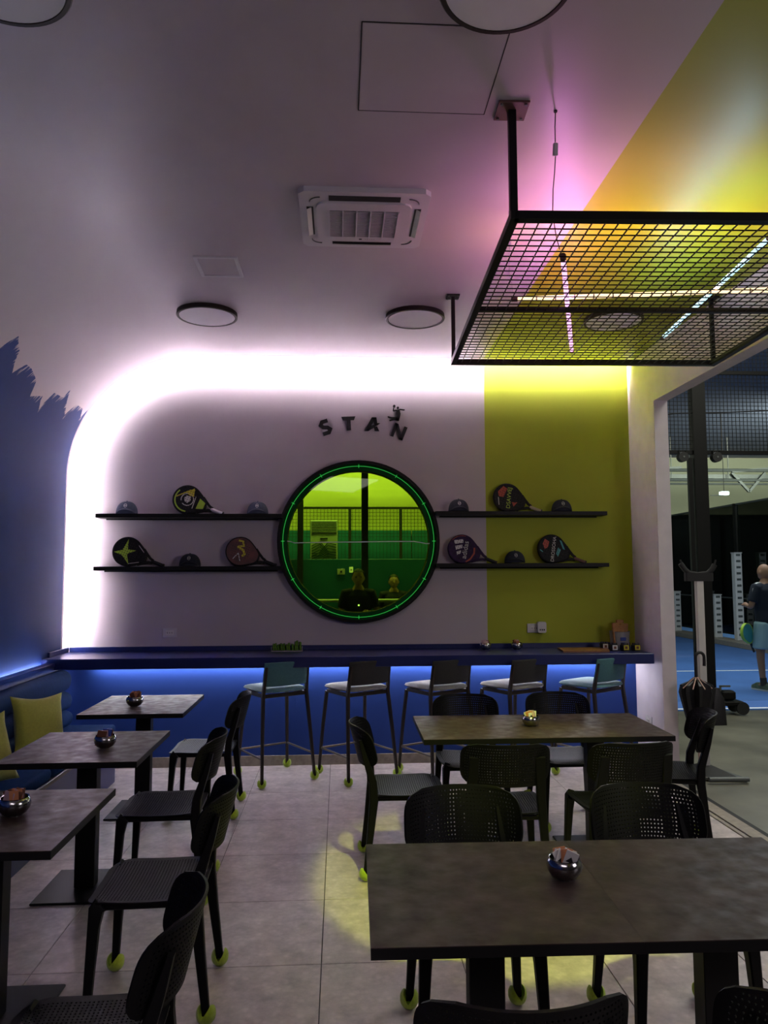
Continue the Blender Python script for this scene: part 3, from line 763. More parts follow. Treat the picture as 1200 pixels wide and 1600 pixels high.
t = thing('grey_bucket', 'grey bucket holding kraft paper bags in the corner of the counter', 'bucket', (2.50, 6.62, 1.0))
MB().lathe([(0, .002), (.075, .002), (.088, .15), (.092, .152), (.088, .154), (.078, .01), (0, .008)], 32).build('bucket_body', M['basket'], t, True, 50)
MB().box((0, -.0865, .09), (.05, .004, .03), bev=.001).build('badge', M['paper_blue'], t)
for k, (dx, dy, rz, h) in enumerate(((-.05, .01, .3, .22), (.0, -.02, -.1, .20), (.05, .0, -.4, .21), (.02, .04, .2, .24))):
    o = MB().box((0, 0, h/2), (.065, .022, h), bev=.006).build('paper_bag', M['bread'], None, False, 40, (2.50+dx*.75, 6.62-.045+.028*k, 1.012), (0, dx*1.3, rz*.2))
    tag(o, ['kraft paper bag leaning left, front one in the grey bucket', 'kraft paper bag upright in the middle of the grey bucket', 'kraft paper bag leaning right in the grey bucket', 'tall kraft paper bag at the back of the grey bucket'][k], 'paper bag', 'kraft bags in the bucket')
for k, (x, y) in enumerate(((2.335, 6.56), (2.375, 6.44), (2.47, 6.43), (2.565, 6.42))):
    t = thing('coffee_jar', ['black jar with white square label, rear one beside the board', 'black jar with white square label, front one beside the board', 'black jar with gold square label between two other jars', 'black jar with gold square label nearest the court opening'][k], 'jar', (x, y, 1.0), 0, 'jars in the counter corner')
    MB().lathe([(0, .001), (.034, .001), (.040, .012), (.040, .046), (.030, .056), (0, .056)], 28).build('jar_body', M['slot'], t, True, 40)
    MB().lathe([(0, .056), (.032, .056), (.032, .068), (0, .070)], 28).build('lid', M['chrome'], t, True, 40)
    f = MB().box((0, -.041, .030), (.044, .003, .042), bev=.001).build('label_plate', M['paper' if k < 2 else 'yellowprint'], t)
    MB().box((0, -.0432, .030), (.022, .0015, .022), bev=.0004).build('label_mark', M['paper_brown'], f)

# ------------------------------------------------------------------ sockets
def socket(name, label, loc, rz):
    t = thing(name, label, 'socket', loc, rz, 'white wall sockets')
    MB().box((0, -.005, 0), (.125, .010, .082), bev=.003).build('cover_plate', M['white'], t)
    MB().box((0, -.0115, 0), (.072, .004, .046), bev=.001).build('insert', M['paper'], t)
    for k in (-.02, 0, .02): MB().box((k, -.014, 0), (.004, .002, .012)).build('hole', M['slot'], t)
    return t
socket('wall_socket', 'white wall socket on the grey wall above the counter, bench side', (-1.49, YB, 1.16), 0)
socket('wall_socket', 'white wall socket on the lime stripe beside the plug-in device', (1.765, YB, 1.175), 0)
socket('wall_socket', 'white wall socket low on the pale pier below the counter', (XR, 6.50, .39), -PI/2)
t = thing('plug_in_device', 'white rounded plug-in device with three marks on the lime stripe', 'plug-in device', (1.826, YB-.012, 1.185))
MB().prism(rrect(.078, .098, .016, 4), 0, .045, lambda a, b, c: (a, -c, b)).build('device_body', M['white'], t, True, 50)
for k in (-.018, 0, .018): MB().box((k, -.046, -.022), (.010, .002, .014), bev=.0008).build('mark', M['slot'], t)
MB().box((0, .006, 0), (.03, .012, .03)).build('plug', M['white'], t)

# ------------------------------------------------------------------ round window with ring
t = thing('round_window', 'large round window of green tinted glass in a black ring frame', 'window', (cx, YB, cz))
mb = MB(); n = 72
def ringprof(r0, r1, y0, y1):
    return [[((r)*math.cos(2*PI*k/n), y, (r)*math.sin(2*PI*k/n)) for r, y in ((r0, y0), (r1, y0), (r1, y1), (r0, y1))] for k in range(n)]
def ring_obj(name, r0, r1, y0, y1, m):
    rs = ringprof(r0, r1, y0, y1); mb = MB(); vs = [p for r in rs for p in r]; fs = []
    for k in range(n):
        j = (k+1) % n
        for i in range(4): fs.append((k*4+i, k*4+(i+1) % 4, j*4+(i+1) % 4, j*4+i))
    return mb.add(vs, fs).build(name, m, t, True, 40)
ring_obj('outer_ring', .700, .728, -.075, .0, M['blackmetal'])
ring_obj('inner_ring', .640, .652, -.02, .10, M['slot'])
M['ringgreen'] = mat('dark_green_acrylic', (0.002, 0.075, 0.012, 1), .6, var=.1, spec=.12)
ring_obj('acrylic_band', .640, .702, -.030, -.018, M['ringgreen'])
ring_obj('glowing_edge', .678, .682, -.034, -.029, M['edgeglow'])
for k in range(12):
    a = 2*PI*k/12+PI/2
    MB().bar((.665*math.cos(a), -.034, .665*math.sin(a)), (.695*math.cos(a), -.034, .695*math.sin(a)), .005, .006, (0, 1, 0)).build('clip', M['edgeglow'], t)
MB().lathe([(0, 0), (.695, 0), (.695, .008), (0, .008)], 72).build('glass_pane', M['greenglass'], t, True, 40, (0, -.010, 0), (PI/2, 0, 0))
pts = [(-.64, -.03, .0), (-.61, -.03, -.004), (-.575, -.032, -.016), (-.3, -.032, -.010), (0, -.032, -.008), (.3, -.032, -.004), (.50, -.032, -.004), (.57, -.032, -.016), (.61, -.032, -.024), (.64, -.03, -.022)]
o = MB().tube(pts, .0045, 8).build('reflected_line', M['reflectedwhite'], None, True, 60, (cx, YB-.004, cz))  # thin tube stands for a bright line reflected in the glass
tag(o, 'white reflected line, built as a thin tube across the middle of the round green window', 'cable')

# ------------------------------------------------------------------ sign
sg = thing('wall_sign', 'black cut-out letters STAN with a leaping padel player above the last letter', 'sign', (.23, YB, 3.03))
def letter(polys, ox, oz, sc, rot):
    mb = MB(); ca, sa = math.cos(rot), math.sin(rot)
    for poly in polys:
        mb.prism(poly, .008, .026, lambda a, b, c: ((a*ca-b*sa)*sc+ox, -c, (a*sa+b*ca)*sc+oz))
    return mb.build('letter', M['slot'], sg)
def stroke(pts, w_):
    """mitred ribbon polygon pieces along a polyline"""
    out = []
    P2 = [Vector(p) for p in pts]; offs = []
    for i, p in enumerate(P2):
        a = (P2[i]-P2[i-1]).normalized() if i > 0 else (P2[1]-P2[0]).normalized()
        b = (P2[i+1]-P2[i]).normalized() if i < len(P2)-1 else a
        tt = (a+b).normalized(); nn = Vector((-tt.y, tt.x)); k = w_/2/max(.35, nn.dot(Vector((-a.y, a.x))))
        offs.append((p+nn*k, p-nn*k))
    for (a, b), (c_, d_) in zip(offs, offs[1:]): out.append([tuple(a), tuple(b), tuple(d_), tuple(c_)])
    return out
Sx = .13
letter(stroke([(.50, .78), (.12, .78), (-.02, .60), (.10, .42), (.36, .34), (.50, .18), (.36, .0), (-.05, .0)], .235), -.372, -.090, .140, math.radians(18))
letter([[(-.12, .94), (.84, .94), (.74, .70), (-.02, .70)], [(.22, .72), (.50, .72), (.50, 0), (.22, 0)]], -.19, -.055, .132, math.radians(3))
letter([[(-.14, 0), (.16, 0), (.58, .80), (.72, 1.0), (.40, 1.0)], [(.40, 1.0), (.74, 1.0), (.82, .42), (.58, .42), (.54, .82)], [(.78, .34), (.94, .0), (.62, .0), (.56, .26)], [(.0, .0), (.16, 0), (1.0, .56), (.84, .58), (.26, .34)]], .015, -.058, .125, 0)
letter([[(0, 0), (.24, 0), (.24, .98), (0, .98)], [(0, .98), (.26, .98), (.94, 0), (.66, 0)], [(.70, 0), (.94, 0), (.94, .98), (.70, .98)]], .232, -.098, .130, math.radians(-22))
fg = MB()
def fpoly(p): fg.prism(p, .008, .026, lambda a, b, c: (a*.00097+.259, -c, b*.00088+.103))
el = lambda x, y, a, b, n_=14: [(x+a*math.cos(2*PI*k/n_), y+b*math.sin(2*PI*k/n_)) for k in range(n_)]
fpoly([(30, 40), (62, 45), (72, 0), (66, -40), (56, -75), (28, -70), (38, -20)][::1])
fpoly(el(47, 62, 11, 13)); fpoly([(60, 44), (100, 36), (112, 38), (112, 46), (98, 47), (62, 52)])
fpoly([(32, 44), (36, 30), (2, 26), (-2, 34), (2, 60), (10, 60), (12, 38)]); fpoly(el(12, 80, 12, 14)); fpoly([(4, 56), (9, 56), (13, 70), (8, 70)])
fpoly([(56, -72), (30, -70), (20, -52), (-20, -50), (-46, -40), (-50, -28), (-42, -28), (-18, -36), (30, -36), (62, -50)])
fpoly([(56, -72), (20, -66), (-8, -72), (-30, -78), (-34, -66), (-12, -56), (30, -50), (60, -52)])
fg.build('player_figure', M['slot'], sg)

# ------------------------------------------------------------------ shelves
for (x0, x1, z, lab) in ((-2.115, -.50, 2.202, 'black floating shelf on the bench side, upper of the two'), (-2.12, -.50, 1.742, 'black floating shelf on the bench side, lower of the two'),
                         (.86, 2.42, 2.228, 'black floating shelf on the lime stripe side, upper of the two'), (.86, 2.425, 1.762, 'black floating shelf on the lime stripe side, lower of the two')):
    t = thing('wall_shelf', lab, 'shelf', ((x0+x1)/2, YB-.075, z), 0, 'black floating shelves beside the round window')
    MB().box((0, 0, -.0175), (x1-x0, .15, .035), bev=.0015).build('shelf_board', M['blackmetal'], t)
    MB().box((0, .071, -.041), (x1-x0-.1, .008, .012)).build('mounting_rail', M['blackmetal'], t)
SH = {'ul': 2.202, 'll': 1.742, 'ur': 2.228, 'lr': 1.762}

# caps: crown of six panels, brim, button, badge
def make_cap(x, shelf, label, m):
    t = thing('baseball_cap', label, 'cap', (x, YB-.085, SH[shelf]), 0, 'baseball caps on the shelves')
    mb = MB(); n = 36; rings = []
    for j in range(9):
        a = (PI/2)*j/8; rings.append([])
        for i in range(n):
            p = 2*PI*i/n; rad = math.cos(a)**.8 if a < PI/2-1e-6 else .001
            rad *= 1-.018*abs(math.sin(3*p))**8
            rings[-1].append((.094*rad*math.cos(p), .064*rad*math.sin(p)*1.0, .004+.108*math.sin(a)**.95))
    mb.loft(rings, cap=True); mb.build('crown', m, t, True, 60)
    mb = MB(); r0, r1 = [], []; vs = []; fs = []; K = 16                      # brim bows downward at its sides
    for i in range(K+1):
        u = i/K*2-1; xa = .088*u
        ya = -.064*math.sqrt(max(0, 1-u*u))*.96
        yb = ya - .030*max(0, 1-u**4)**.5 - .001
        zb = .034*(1-u*u) + .003
        vs += [(xa, ya+.004, zb+.012), (xa*1.02, yb, zb-.002), (xa*1.02, yb, zb-.0045), (xa, ya+.004, zb+.009)]
    for i in range(K):
        for k in range(4): fs.append((i*4+k, i*4+(k+1) % 4, i*4+4+(k+1) % 4, i*4+4+k))
    fs += [(0, 3, 2, 1), (K*4, K*4+1, K*4+2, K*4+3)]
    mb.add(vs, fs).build('brim', m, t, True, 50)
    MB().lathe([(0, .112), (.007, .112), (.005, .117), (0, .118)], 12).build('button', m, t, True)
    bd = MB()
    def badge(a, b, h): return (a*.8, -.064*math.sqrt(max(.0, 1-(b+.074-.004)**2/.0125))*1.0 - h - .0015, .072+b)
    bd_ = []
    for k in range(20):
        a0, a1 = 2*PI*k/20, 2*PI*(k+1)/20
        bd.prism([(.017*math.cos(a0), .017*math.sin(a0)), (.017*math.cos(a1), .017*math.sin(a1)), (.014*math.cos(a1), .014*math.sin(a1)), (.014*math.cos(a0), .014*math.sin(a0))], 0, .003, badge)
    bd.prism([(-.012, -.003), (.012, -.001), (.012, .004), (-.012, .002)], 0, .003, badge)
    bd.build('badge', M['whiteprint'], t)
    return t
make_cap(-1.865, 'ul', 'faded blue cap nearest the bright arch on the upper shelf, bench side', M['denim'])
make_cap(-.725, 'ul', 'blue cap on the upper shelf close to the round window, bench side', M['denim'])
make_cap(-1.31, 'll', 'dark navy cap between two rackets on the lower shelf, bench side', M['navy'])
make_cap(1.075, 'ur', 'dark cap against grey wall on the upper shelf, just beside the round window', M['navy'])
make_cap(2.02, 'ur', 'dark cap against the lime stripe on the upper shelf', M['navy'])
make_cap(1.58, 'lr', 'dark cap between two rackets on the lower shelf by the lime stripe', M['navy'])

# rackets: local x to the handle end, local z up across the face, y is thickness
def racket_outline(k=1.0, n=30):
    pts = [(.130*math.cos(a), .130*math.sin(a)) for a in [math.radians(58+(302-58)*i/n) for i in range(n+1)]]
    pts += [(.110, -.086), (.150, -.056), (.168, -.036), (.174, -.015), (.174, .015), (.168, .036), (.150, .056), (.110, .086)]
    cx_ = .01
    return [((x-cx_)*k+cx_, y*k) for x, y in pts]
def make_racket(x, shelf, label, tilt, deco, bodym, gripm, facem=None, bridge=False):
    R_ = .130
    t = thing('padel_racket', label, 'racket', (x, YB-.060, SH[shelf]+.132*.985), 0, 'padel rackets on the shelves')
    t.rotation_euler = (math.radians(-7), tilt, 0)
    face = lambda a, b, h: (a, h, b)
    mb = MB(); o_, i_ = racket_outline(1.0), racket_outline(.93); n = len(o_); vs = []; fs = []
    for y in (-.019, .019):
        vs += [(a, y*.8, b) for a, b in o_]; vs += [(a, y, b) for a, b in i_]
    for i in range(n):
        j = (i+1) % n; fs += [(i, j, n+j, n+i), (2*n+i, 3*n+i, 3*n+j, 2*n+j), (i, 2*n+i, 2*n+j, j), (n+i, n+j, 3*n+j, 3*n+i)]
    mb.add(vs, fs).build('rim', bodym, t, True, 40)
    MB().prism(racket_outline(.935), -.0165, .0165, face).build('face', facem or bodym, t)
    mb = MB()                                                 # rows of drilled holes
    for i in range(-4, 5):
        for j in range(-4, 5):
            a, b = i*.020, j*.020
            if (a*a+b*b) > .088**2: continue
            mb.prism([(a+.0042*math.cos(2*PI*k/8), b+.0042*math.sin(2*PI*k/8)) for k in range(8)], -.0187, -.0172, face)
    tag(mb.build('drilled_holes', M['slot'], t), kind='stuff')
    for sz in (-1, 1):                                        # open throat
        MB().sweep([(.120, 0, sz*.072), (.160, 0, sz*.044), (.205, 0, sz*.018), (.235, 0, sz*.010)], [rr(.012, .010), rr(.012, .009), rr(.011, .009), rr(.011, .009)], up=(0, 1, 0)).build('throat_arm', bodym, t, True, 40)
    MB().tube([(.222, 0, 0), (.23, 0, 0), (.325, 0, 0), (.333, 0, 0)], [.013, .0155, .0165, .019], 12).build('grip', gripm, t, True, 50)
    MB().tube([(.330, 0, 0), (.340, 0, 0)], [.020, .018], 12).build('butt_cap', M['slot'], t, True, 50)
    MB().tube([(.338, 0, 0), (.352, -.006, -.020), (.330, -.010, -.032), (.295, -.008, -.030)], .0028, 6).build('wrist_cord', M['slot'], t, True, 60)
    for kind, args, mm in deco:
        if kind == 'poly':
            MB().prism(args, -.0182, -.0168, face).build('print', M[mm], t)
        elif kind == 'text':
            s_, size, px, pz, rot = args
            me = textmesh(s_, size, .0006, M[mm])
            link('lettering', me, t, (px, -.0186, pz), (PI/2, rot, 0))
    return t
def band(pts, w_): return [('poly', p, None) for p in stroke(pts, w_)]
def deco_band(pts, w_, m): return [('poly', p, m) for p in stroke(pts, w_)]
T = math.radians(22)
arcp = lambda r, a0, a1, k=10: [(r*math.cos(math.radians(a0+(a1-a0)*i/k)), r*math.sin(math.radians(a0+(a1-a0)*i/k))) for i in range(k+1)]
make_racket(-1.345, 'ul', 'black and yellow-green racket with white grip, only racket on its shelf, bench side', T,
    deco_band(arcp(.108, 150, 285), .012, 'limeprint') + deco_band(arcp(.055, -120, 210, 14), .007, 'whiteprint') + deco_band([(-.10, -.01), (-.01, .085), (.03, .10)], .010, 'yellowprint') +
    [('poly', [(-.035, .055), (.02, .115), (.045, .045), (.01, .04)], 'yellowprint'), ('poly', [(-.02, .03), (.02, .035), (.03, 0), (.012, -.03), (-.018, -.022), (-.03, .005)], 'whiteprint'),
     ('poly', [(.100, .050), (.158, .028), (.160, -.028), (.100, -.050)], 'limeprint')] + deco_band([(.06, .05), (.07, -.06)], .007, 'whiteprint'), M['racket'], M['grip_white'])
make_racket(-1.855, 'll', 'black racket with a lime green star print, nearest the bright arch', T,
    [('poly', p, 'limeprint') for p in ([(-.045, -.005), (-.035, .105), (-.005, .02)], [(-.005, .02), (.065, .035), (.005, -.02)], [(.005, -.02), (.055, -.10), (-.03, -.045)], [(-.03, -.045), (-.105, -.045), (-.05, -.005)], [(-.05, -.01), (-.02, .03), (.01, .02), (.01, -.03), (-.03, -.05)])] +
    deco_band([(.07, .085), (.135, .045)], .004, 'whiteprint') + deco_band([(.05, -.095), (.13, -.05)], .004, 'whiteprint'), M['racket'], M['slot'])
make_racket(-.875, 'll', 'dark red racket with yellow letter print, lower shelf beside the round window', T,
    deco_band([(-.05, .085), (-.01, .09), (.01, .055), (-.04, .03)], .016, 'yellowprint') + deco_band([(-.04, .03), (.02, .02), (.045, -.01), (.03, -.035)], .018, 'yellowprint') + deco_band([(-.01, -.02), (-.035, -.085)], .007, 'whiteprint') + deco_band([(-.01, -.02), (.03, -.08)], .007, 'whiteprint'), M['racket'], M['slot'], M['racket_red'])
make_racket(1.525, 'ur', 'black and red racket with tan grip, alone on the upper shelf by the lime stripe', T,
    [('poly', [(-.10, .02), (-.07, .085), (-.03, .075), (-.035, -.01), (-.08, -.02)], 'coral'), ('text', ('DSAVVEJ', .052, .015, .0, -PI/2-.25), 'limeprint'), ('poly', [(.05, -.03), (.10, -.01), (.08, -.06)], 'coral')] + deco_band([(-.08, -.03), (-.05, -.095)], .005, 'whiteprint'), M['racket'], M['grip_tan'])
make_racket(1.105, 'lr', 'purple-black racket with white three-stripe logo, beside the round window', T,
    [('poly', p, 'whiteprint') for p in ([(-.095, .045), (-.02, .085), (-.01, .055), (-.08, .015)], [(-.07, .0), (-.012, .035), (-.004, .005), (-.05, -.03)], [(-.04, -.045), (-.006, -.018), (.0, -.045), (-.025, -.07)])] +
    [('text', ('adidas', .066, .028, .0, -PI/2-.18), 'whiteprint')] + deco_band([(.10, .05), (.115, 0), (.10, -.06), (.07, -.10)], .014, 'coral') + deco_band(arcp(.118, 95, 160), .004, 'coral'), M['purple'], M['slot'])
make_racket(1.925, 'lr', 'black and teal racket with red crest and pale lettering, brown grip', T,
    [('poly', [(-.09, .06), (-.045, .05), (-.04, .0), (-.06, -.03), (-.095, .01)], 'coral'), ('text', ('DROSSOHA', .044, .015, .0, -PI/2-.22), 'whiteprint'), ('poly', [(.04, .10), (.06, .10), (.115, .035), (.095, .035)], 'tealprint'), ('poly', [(.05, .03), (.08, .02), (.075, -.05), (.05, -.03)], 'tealprint')] + deco_band([(-.10, -.05), (-.07, -.06)], .008, 'tealprint'), M['racket'], M['grip_brown'])

# ------------------------------------------------------------------ ceiling fittings
def downlight(x, y, label):
    t = thing('round_ceiling_light', label, 'ceiling light', (x, y, ZC), 0, 'round black-rimmed ceiling lights')
    MB().lathe([(.203, 0), (.222, 0), (.225, -.028), (.220, -.034), (.206, -.034), (.203, -.012)], 56).build('rim', M['bronze'], t, True, 40)
    MB().lathe([(0, -.022), (.2035, -.022), (.2035, -.031), (0, -.031)], 56).build('diffuser', M['disc'], t, True, 40)
downlight(-.990, 5.54, 'round black-rimmed ceiling light above the bench side of the arch')
downlight(.572, 5.52, 'round black-rimmed ceiling light beside the hanging mesh frame')
downlight(2.10, 5.50, 'round black-rimmed ceiling light seen through the hanging mesh')
downlight(.545, 2.275, 'round black-rimmed ceiling light at the top edge near the access panel')
downlight(-1.10, 2.33, 'round black-rimmed ceiling light in the top left corner')
mb = MB(); fr = MB(); w1, h1 = .535, .51; X0_, Y0_ = .345, 2.755
for dx, dy, a, b in ((0, h1/2, w1, .004), (0, -h1/2, w1, .004), (w1/2, 0, .004, h1), (-w1/2, 0, .004, h1)): mb.box((X0_+dx, Y0_+dy, ZC-.0005), (a, b, .003))
mb.build('panel_joint', M['slot'], ceiling)
fr.box((X0_, Y0_, ZC-.001), (w1-.008, h1-.008, .003)); fr.build('access_panel', M['paint'], ceiling)
t = thing('ceiling_grille', 'small square pale grille flush in the ceiling', 'grille', (-.765, 4.665, ZC))
mb = MB()
for dx, dy, a, b in ((0, .145, .27, .022), (0, -.145, .27, .022), (.125, 0, .022, .30), (-.125, 0, .022, .30)): mb.box((dx, dy, -.006), (a, b, .012), bev=.002)
mb.build('grille_frame', M['white'], t)
MB().box((0, 0, -.003), (.23, .27, .006), bev=.001).build('grille_plate', M['paint'], t)

ac = thing('ceiling_air_conditioner', 'white square ceiling cassette air conditioner with central intake grille', 'air conditioner', (.128, 3.962, ZC))
MB().prism([(p[0], p[1]) for p in [(-.34+.03, -.32), (.34-.03, -.32), (.34, -.32+.03), (.34, .32-.03), (.34-.03, .32), (-.34+.03, .32), (-.34, .32-.03), (-.34, -.32+.03)]], -.028, 0).build('face_panel', M['white'], ac)
MB().prism(rrect(.50, .44, .05, 5), -.038, -.026).build('raised_centre', M['white'], ac)
for dx, dy, a, b, nm in ((0, .262, .34, .030, 'rear'), (0, -.256, .37, .050, 'front'), (.285, 0, .035, .32, 'r'), (-.285, 0, .035, .32, 'l')):
    s1 = MB().box((dx, dy, -.0285), (a, b, .004)).build('air_outlet', M['slot'], ac)
    rot = (.5, 0, 0) if b < a else (0, .5, 0)
    if dy >= 0: MB().box((dx*1.015, dy*1.015, -.036), (a*.97, b*.75, .003) if b < a else (a*.75, b*.97, .003), rot=(rot if dy > 0 or dx > 0 else (0, -.5, 0))).build('louver', M['acgrey'], ac)
MB().box((0, .01, -.0385), (.37, .30, .003)).build('intake_recess', M['slot'], ac)
mb = MB()
for k in range(20): mb.box((0, .01-.145+.290*k/19, -.0415), (.37, .0060, .0022))
tag(mb.build('intake_slats', M['white'], ac), kind='stuff')
for k in range(6): MB().box((-.185+.074*k, .01, -.043), (.007, .305, .008)).build('grille_bar', M['white'], ac)
MB().box((-.01, .19, -.039), (.016, .010, .002)).build('receiver_window', M['slot'], ac)
for k in range(5): MB().box((.02+.012*k, .19, -.039), (.004, .003, .001)).build('status_mark', M['steel'], ac)
for sx in (-1, 1):
    for sy in (-1, 1):
        MB().sweep([(sx*(.26+.055*math.cos(a))-sx*.03, sy*(.215+.05*math.sin(a)), -.030) for a in [PI/2*k/6 for k in range(7)]], [(-.002, -.003), (.002, -.003), (.002, .003), (-.002, .003)]).build('corner_line', M['steel'], ac)

# hanging mesh frame
mz = 3.15; ax = Vector((.035, 1, 0)).normalized(); bx = Vector((1, -.035, 0)).normalized(); FL = Vector((.722, 2.955, mz)); WX, WY = 1.84, 2.16
hf = thing('hanging_mesh_frame', 'black steel mesh frame hanging from the ceiling under coloured light tubes', 'mesh frame', tuple(FL), -math.atan(.035))
def fb(a, b, s_=.035): MB().bar(a, b, s_, s_).build('frame_bar', M['blackmetal'], hf)
fb((0, -.0175, 0), (0, WY+.0175, 0)); fb((WX, -.0175, 0), (WX, WY+.0175, 0)); fb((0, 0, 0), (WX, 0, 0)); fb((0, WY, 0), (WX, WY, 0)); fb((0, 1.10, 0), (WX, 1.10, 0), .026)
mb = MB(); k = 0.0
while k < WX-.03: k += .0565; mb.bar((k, 0, -.004), (k, WY, -.004), .0048, .0048)
k = 0.0
while k < WY-.03: k += .0565; mb.bar((0, k, .001), (WX, k, .001), .0048, .0048)
tag(mb.build('wire_mesh', M['blackmetal'], hf), kind='stuff')
for (x, y, pl) in ((0, 0.015, 1), (0, WY-.01, 1), (WX, WY-.01, 0), (WX, .015, 1), (WX*.99, 1.10, 0)):
    MB().box((x, y, (ZC-mz)/2+.0), (.032 if y < WY-.1 else .026, .032 if y < WY-.1 else .026, ZC-mz-.002), bev=.002).build('hanger_post', M['blackmetal'], hf)
    p = MB().box((x, y, ZC-mz-.006), (.13 if y < 1 else .09, .13 if y < 1 else .09, .009), bev=.001).build('ceiling_plate', M['plate' if y < 1 else 'blackmetal'], hf)
    for sx in (-1, 1):
        for sy in (-1, 1): MB().lathe([(0, -.005), (.007, -.005), (.006, 0), (0, 0)], 8, (x+sx*(.05 if y < 1 else .033), y+sy*(.05 if y < 1 else .033), ZC-mz-.010)).build('bolt', M['steel'], p)
# the three light tubes lie on the mesh
def light_tube(a, b, m, label, name, watts, colour):
    a, b = Vector(a), Vector(b); t = thing(name, label, 'light tube', tuple((a+b)/2), 0, 'coloured light tubes on the mesh')
    d = (b-a)/2; u = d.normalized()
    MB().tube([-d, d], .0125, 12).build('glowing_tube', m, t, True, 60)
    for s_ in (-1, 1): MB().tube([d*s_ - u*s_*.0, d*s_ + u*s_*.035], .0155, 12).build('end_cap', M['plate'], t, True, 60)
    L = bpy.data.lights.new('tube_light', 'AREA'); L.shape = 'RECTANGLE'; L.size = d.length*2; L.size_y = .02; L.energy = watts; L.color = colour
    lo = bpy.data.objects.new('tube_light', L); COL.objects.link(lo); lo.parent = t
    lo.matrix_local = Matrix.LocRotScale((0, 0, .017), Matrix(((u.x, -u.y, 0), (u.y, u.x, 0), (0, 0, 1))).to_quaternion() @ Euler((PI, 0, 0)).to_quaternion(), None)
    n_ = 14
    for k in range(1, n_):
        p = -d + d*2*k/n_; MB().tube([p-u*.004, p+u*.004], .0142, 10).build('clip_ring', M['transp'], t, True, 60)
    return t
light_tube((1.075, 3.44, 3.185), (1.575, 4.90, 3.185), M['pinktube'], 'glowing pink light tube lying on the hanging mesh', 'pink_light_tube', PINK_W, (1.0, .30, .95))
light_tube((1.00, 4.055, 3.215), (2.45, 3.835, 3.215), M['warmtube'], 'glowing warm yellow light tube lying across the pink one', 'warm_light_tube', WARM_W, (1.0, .46, .16))
light_tube((2.16, 4.76, 3.245), (2.02, 3.30, 3.245), M['cyantube'], 'glowing pale blue light tube lying beside the court opening', 'blue_light_tube', CYAN_W, (.36, .70, 1.0))
def wire(pts, name, label):
    o = MB().tube(pts, .0022, 6).build(name, M['slot'], None, True, 60); return o
t = thing('lamp_cable', 'thin cable with a small inline driver hanging from the ceiling to the pink tube', 'cable', (.91, 2.97, ZC))
MB().tube([(0, 0, 0), (.002, .02, -.06), (.005, .03, -.12)], .0022, 6).build('upper_lead', M['slot'], t)
MB().box((.007, .036, -.15), (.020, .014, .055), rot=(.1, 0, .2), bev=.003).build('inline_driver', M['transp'], t)
MB().tube([(.008, .04, -.175), (.02, .10, -.22), (.03, .16, -.26), (.05, .24, -.33), (.09, .33, -.39), (.13, .41, -.42)], .0022, 6).build('lower_lead', M['slot'], t)
MB().lathe([(0, 0), (.008, 0), (.008, -.006), (0, -.006)], 10, (0, 0, 0)).build('cable_anchor', M['slot'], t)
t = thing('pale_lamp_cable', 'thin pale cable hanging to the end of the warm yellow tube', 'cable', (.91, 3.85, ZC))
MB().tube([(0, 0, 0), (.01, .03, -.12), (.015, .06, -.2), (.02, .10, -.3), (.07, .20, -.40)], .0022, 6).build('lead', M['transp'], t)
MB().box((.012, .04, -.15), (.016, .012, .05), bev=.003).build('inline_driver', M['transp'], t)

# ------------------------------------------------------------------ figures
def figure(J, R, E, head=None):
    """one continuous body grown on a skeleton: joints, radii, edges"""
    me = bpy.data.meshes.new('body'); names = list(J); me.from_pydata([J[k] for k in names], [(names.index(a), names.index(b)) for a, b in E], [])
    o = bpy.data.objects.new('body', me); COL.objects.link(o)
    o.modifiers.new('s', 'SKIN'); sk = me.skin_vertices[0] if me.skin_vertices else None
    if sk is None:
        bm = bmesh.new(); bm.from_mesh(me); lay = bm.verts.layers.skin.verify()
        bm.to_mesh(me); bm.free(); sk = me.skin_vertices[0]
    for i, k in enumerate(names):
        r = R[k]; sk.data[i].radius = (r, r) if isinstance(r, (int, float)) else r
        sk.data[i].use_root = (k == 'pelvis')
    ss = o.modifiers.new('u', 'SUBSURF'); ss.levels = 2; ss.render_levels = 2
    out = evalmesh(o); bpy.data.objects.remove(o)
    return out
def join_remesh(meshes, m, voxel=.012, name='body'):
    V = []; F = []
    for me in meshes:
        o_ = len(V); V += [tuple(v.co) for v in me.vertices]; F += [tuple(i+o_ for i in p.vertices) for p in me.polygons]
    me = bpy.data.meshes.new(name); me.from_pydata(V, [], F); o = bpy.data.objects.new(name, me); COL.objects.link(o)
    r = o.modifiers.new('r', 'REMESH'); r.mode = 'VOXEL'; r.voxel_size = voxel; r.use_smooth_shade = True
    s_ = o.modifiers.new('m', 'SMOOTH'); s_.iterations = 2; s_.factor = .5
    out = evalmesh(o); bpy.data.objects.remove(o); out.materials.clear(); out.materials.append(m); return out
def ellip(c_, r, n=20, m_=12):
    mb = MB(); rings = []
    for j in range(m_+1):
        a = PI*j/m_; rings.append([(c_[0]+r[0]*max(.001, math.sin(a))*math.cos(2*PI*i/n), c_[1]+r[1]*max(.001, math.sin(a))*math.sin(2*PI*i/n), c_[2]-r[2]*math.cos(a)) for i in range(n)])
    mb.loft(rings); me = bpy.data.meshes.new('e'); me.from_pydata(mb.v, [], mb.f); return me
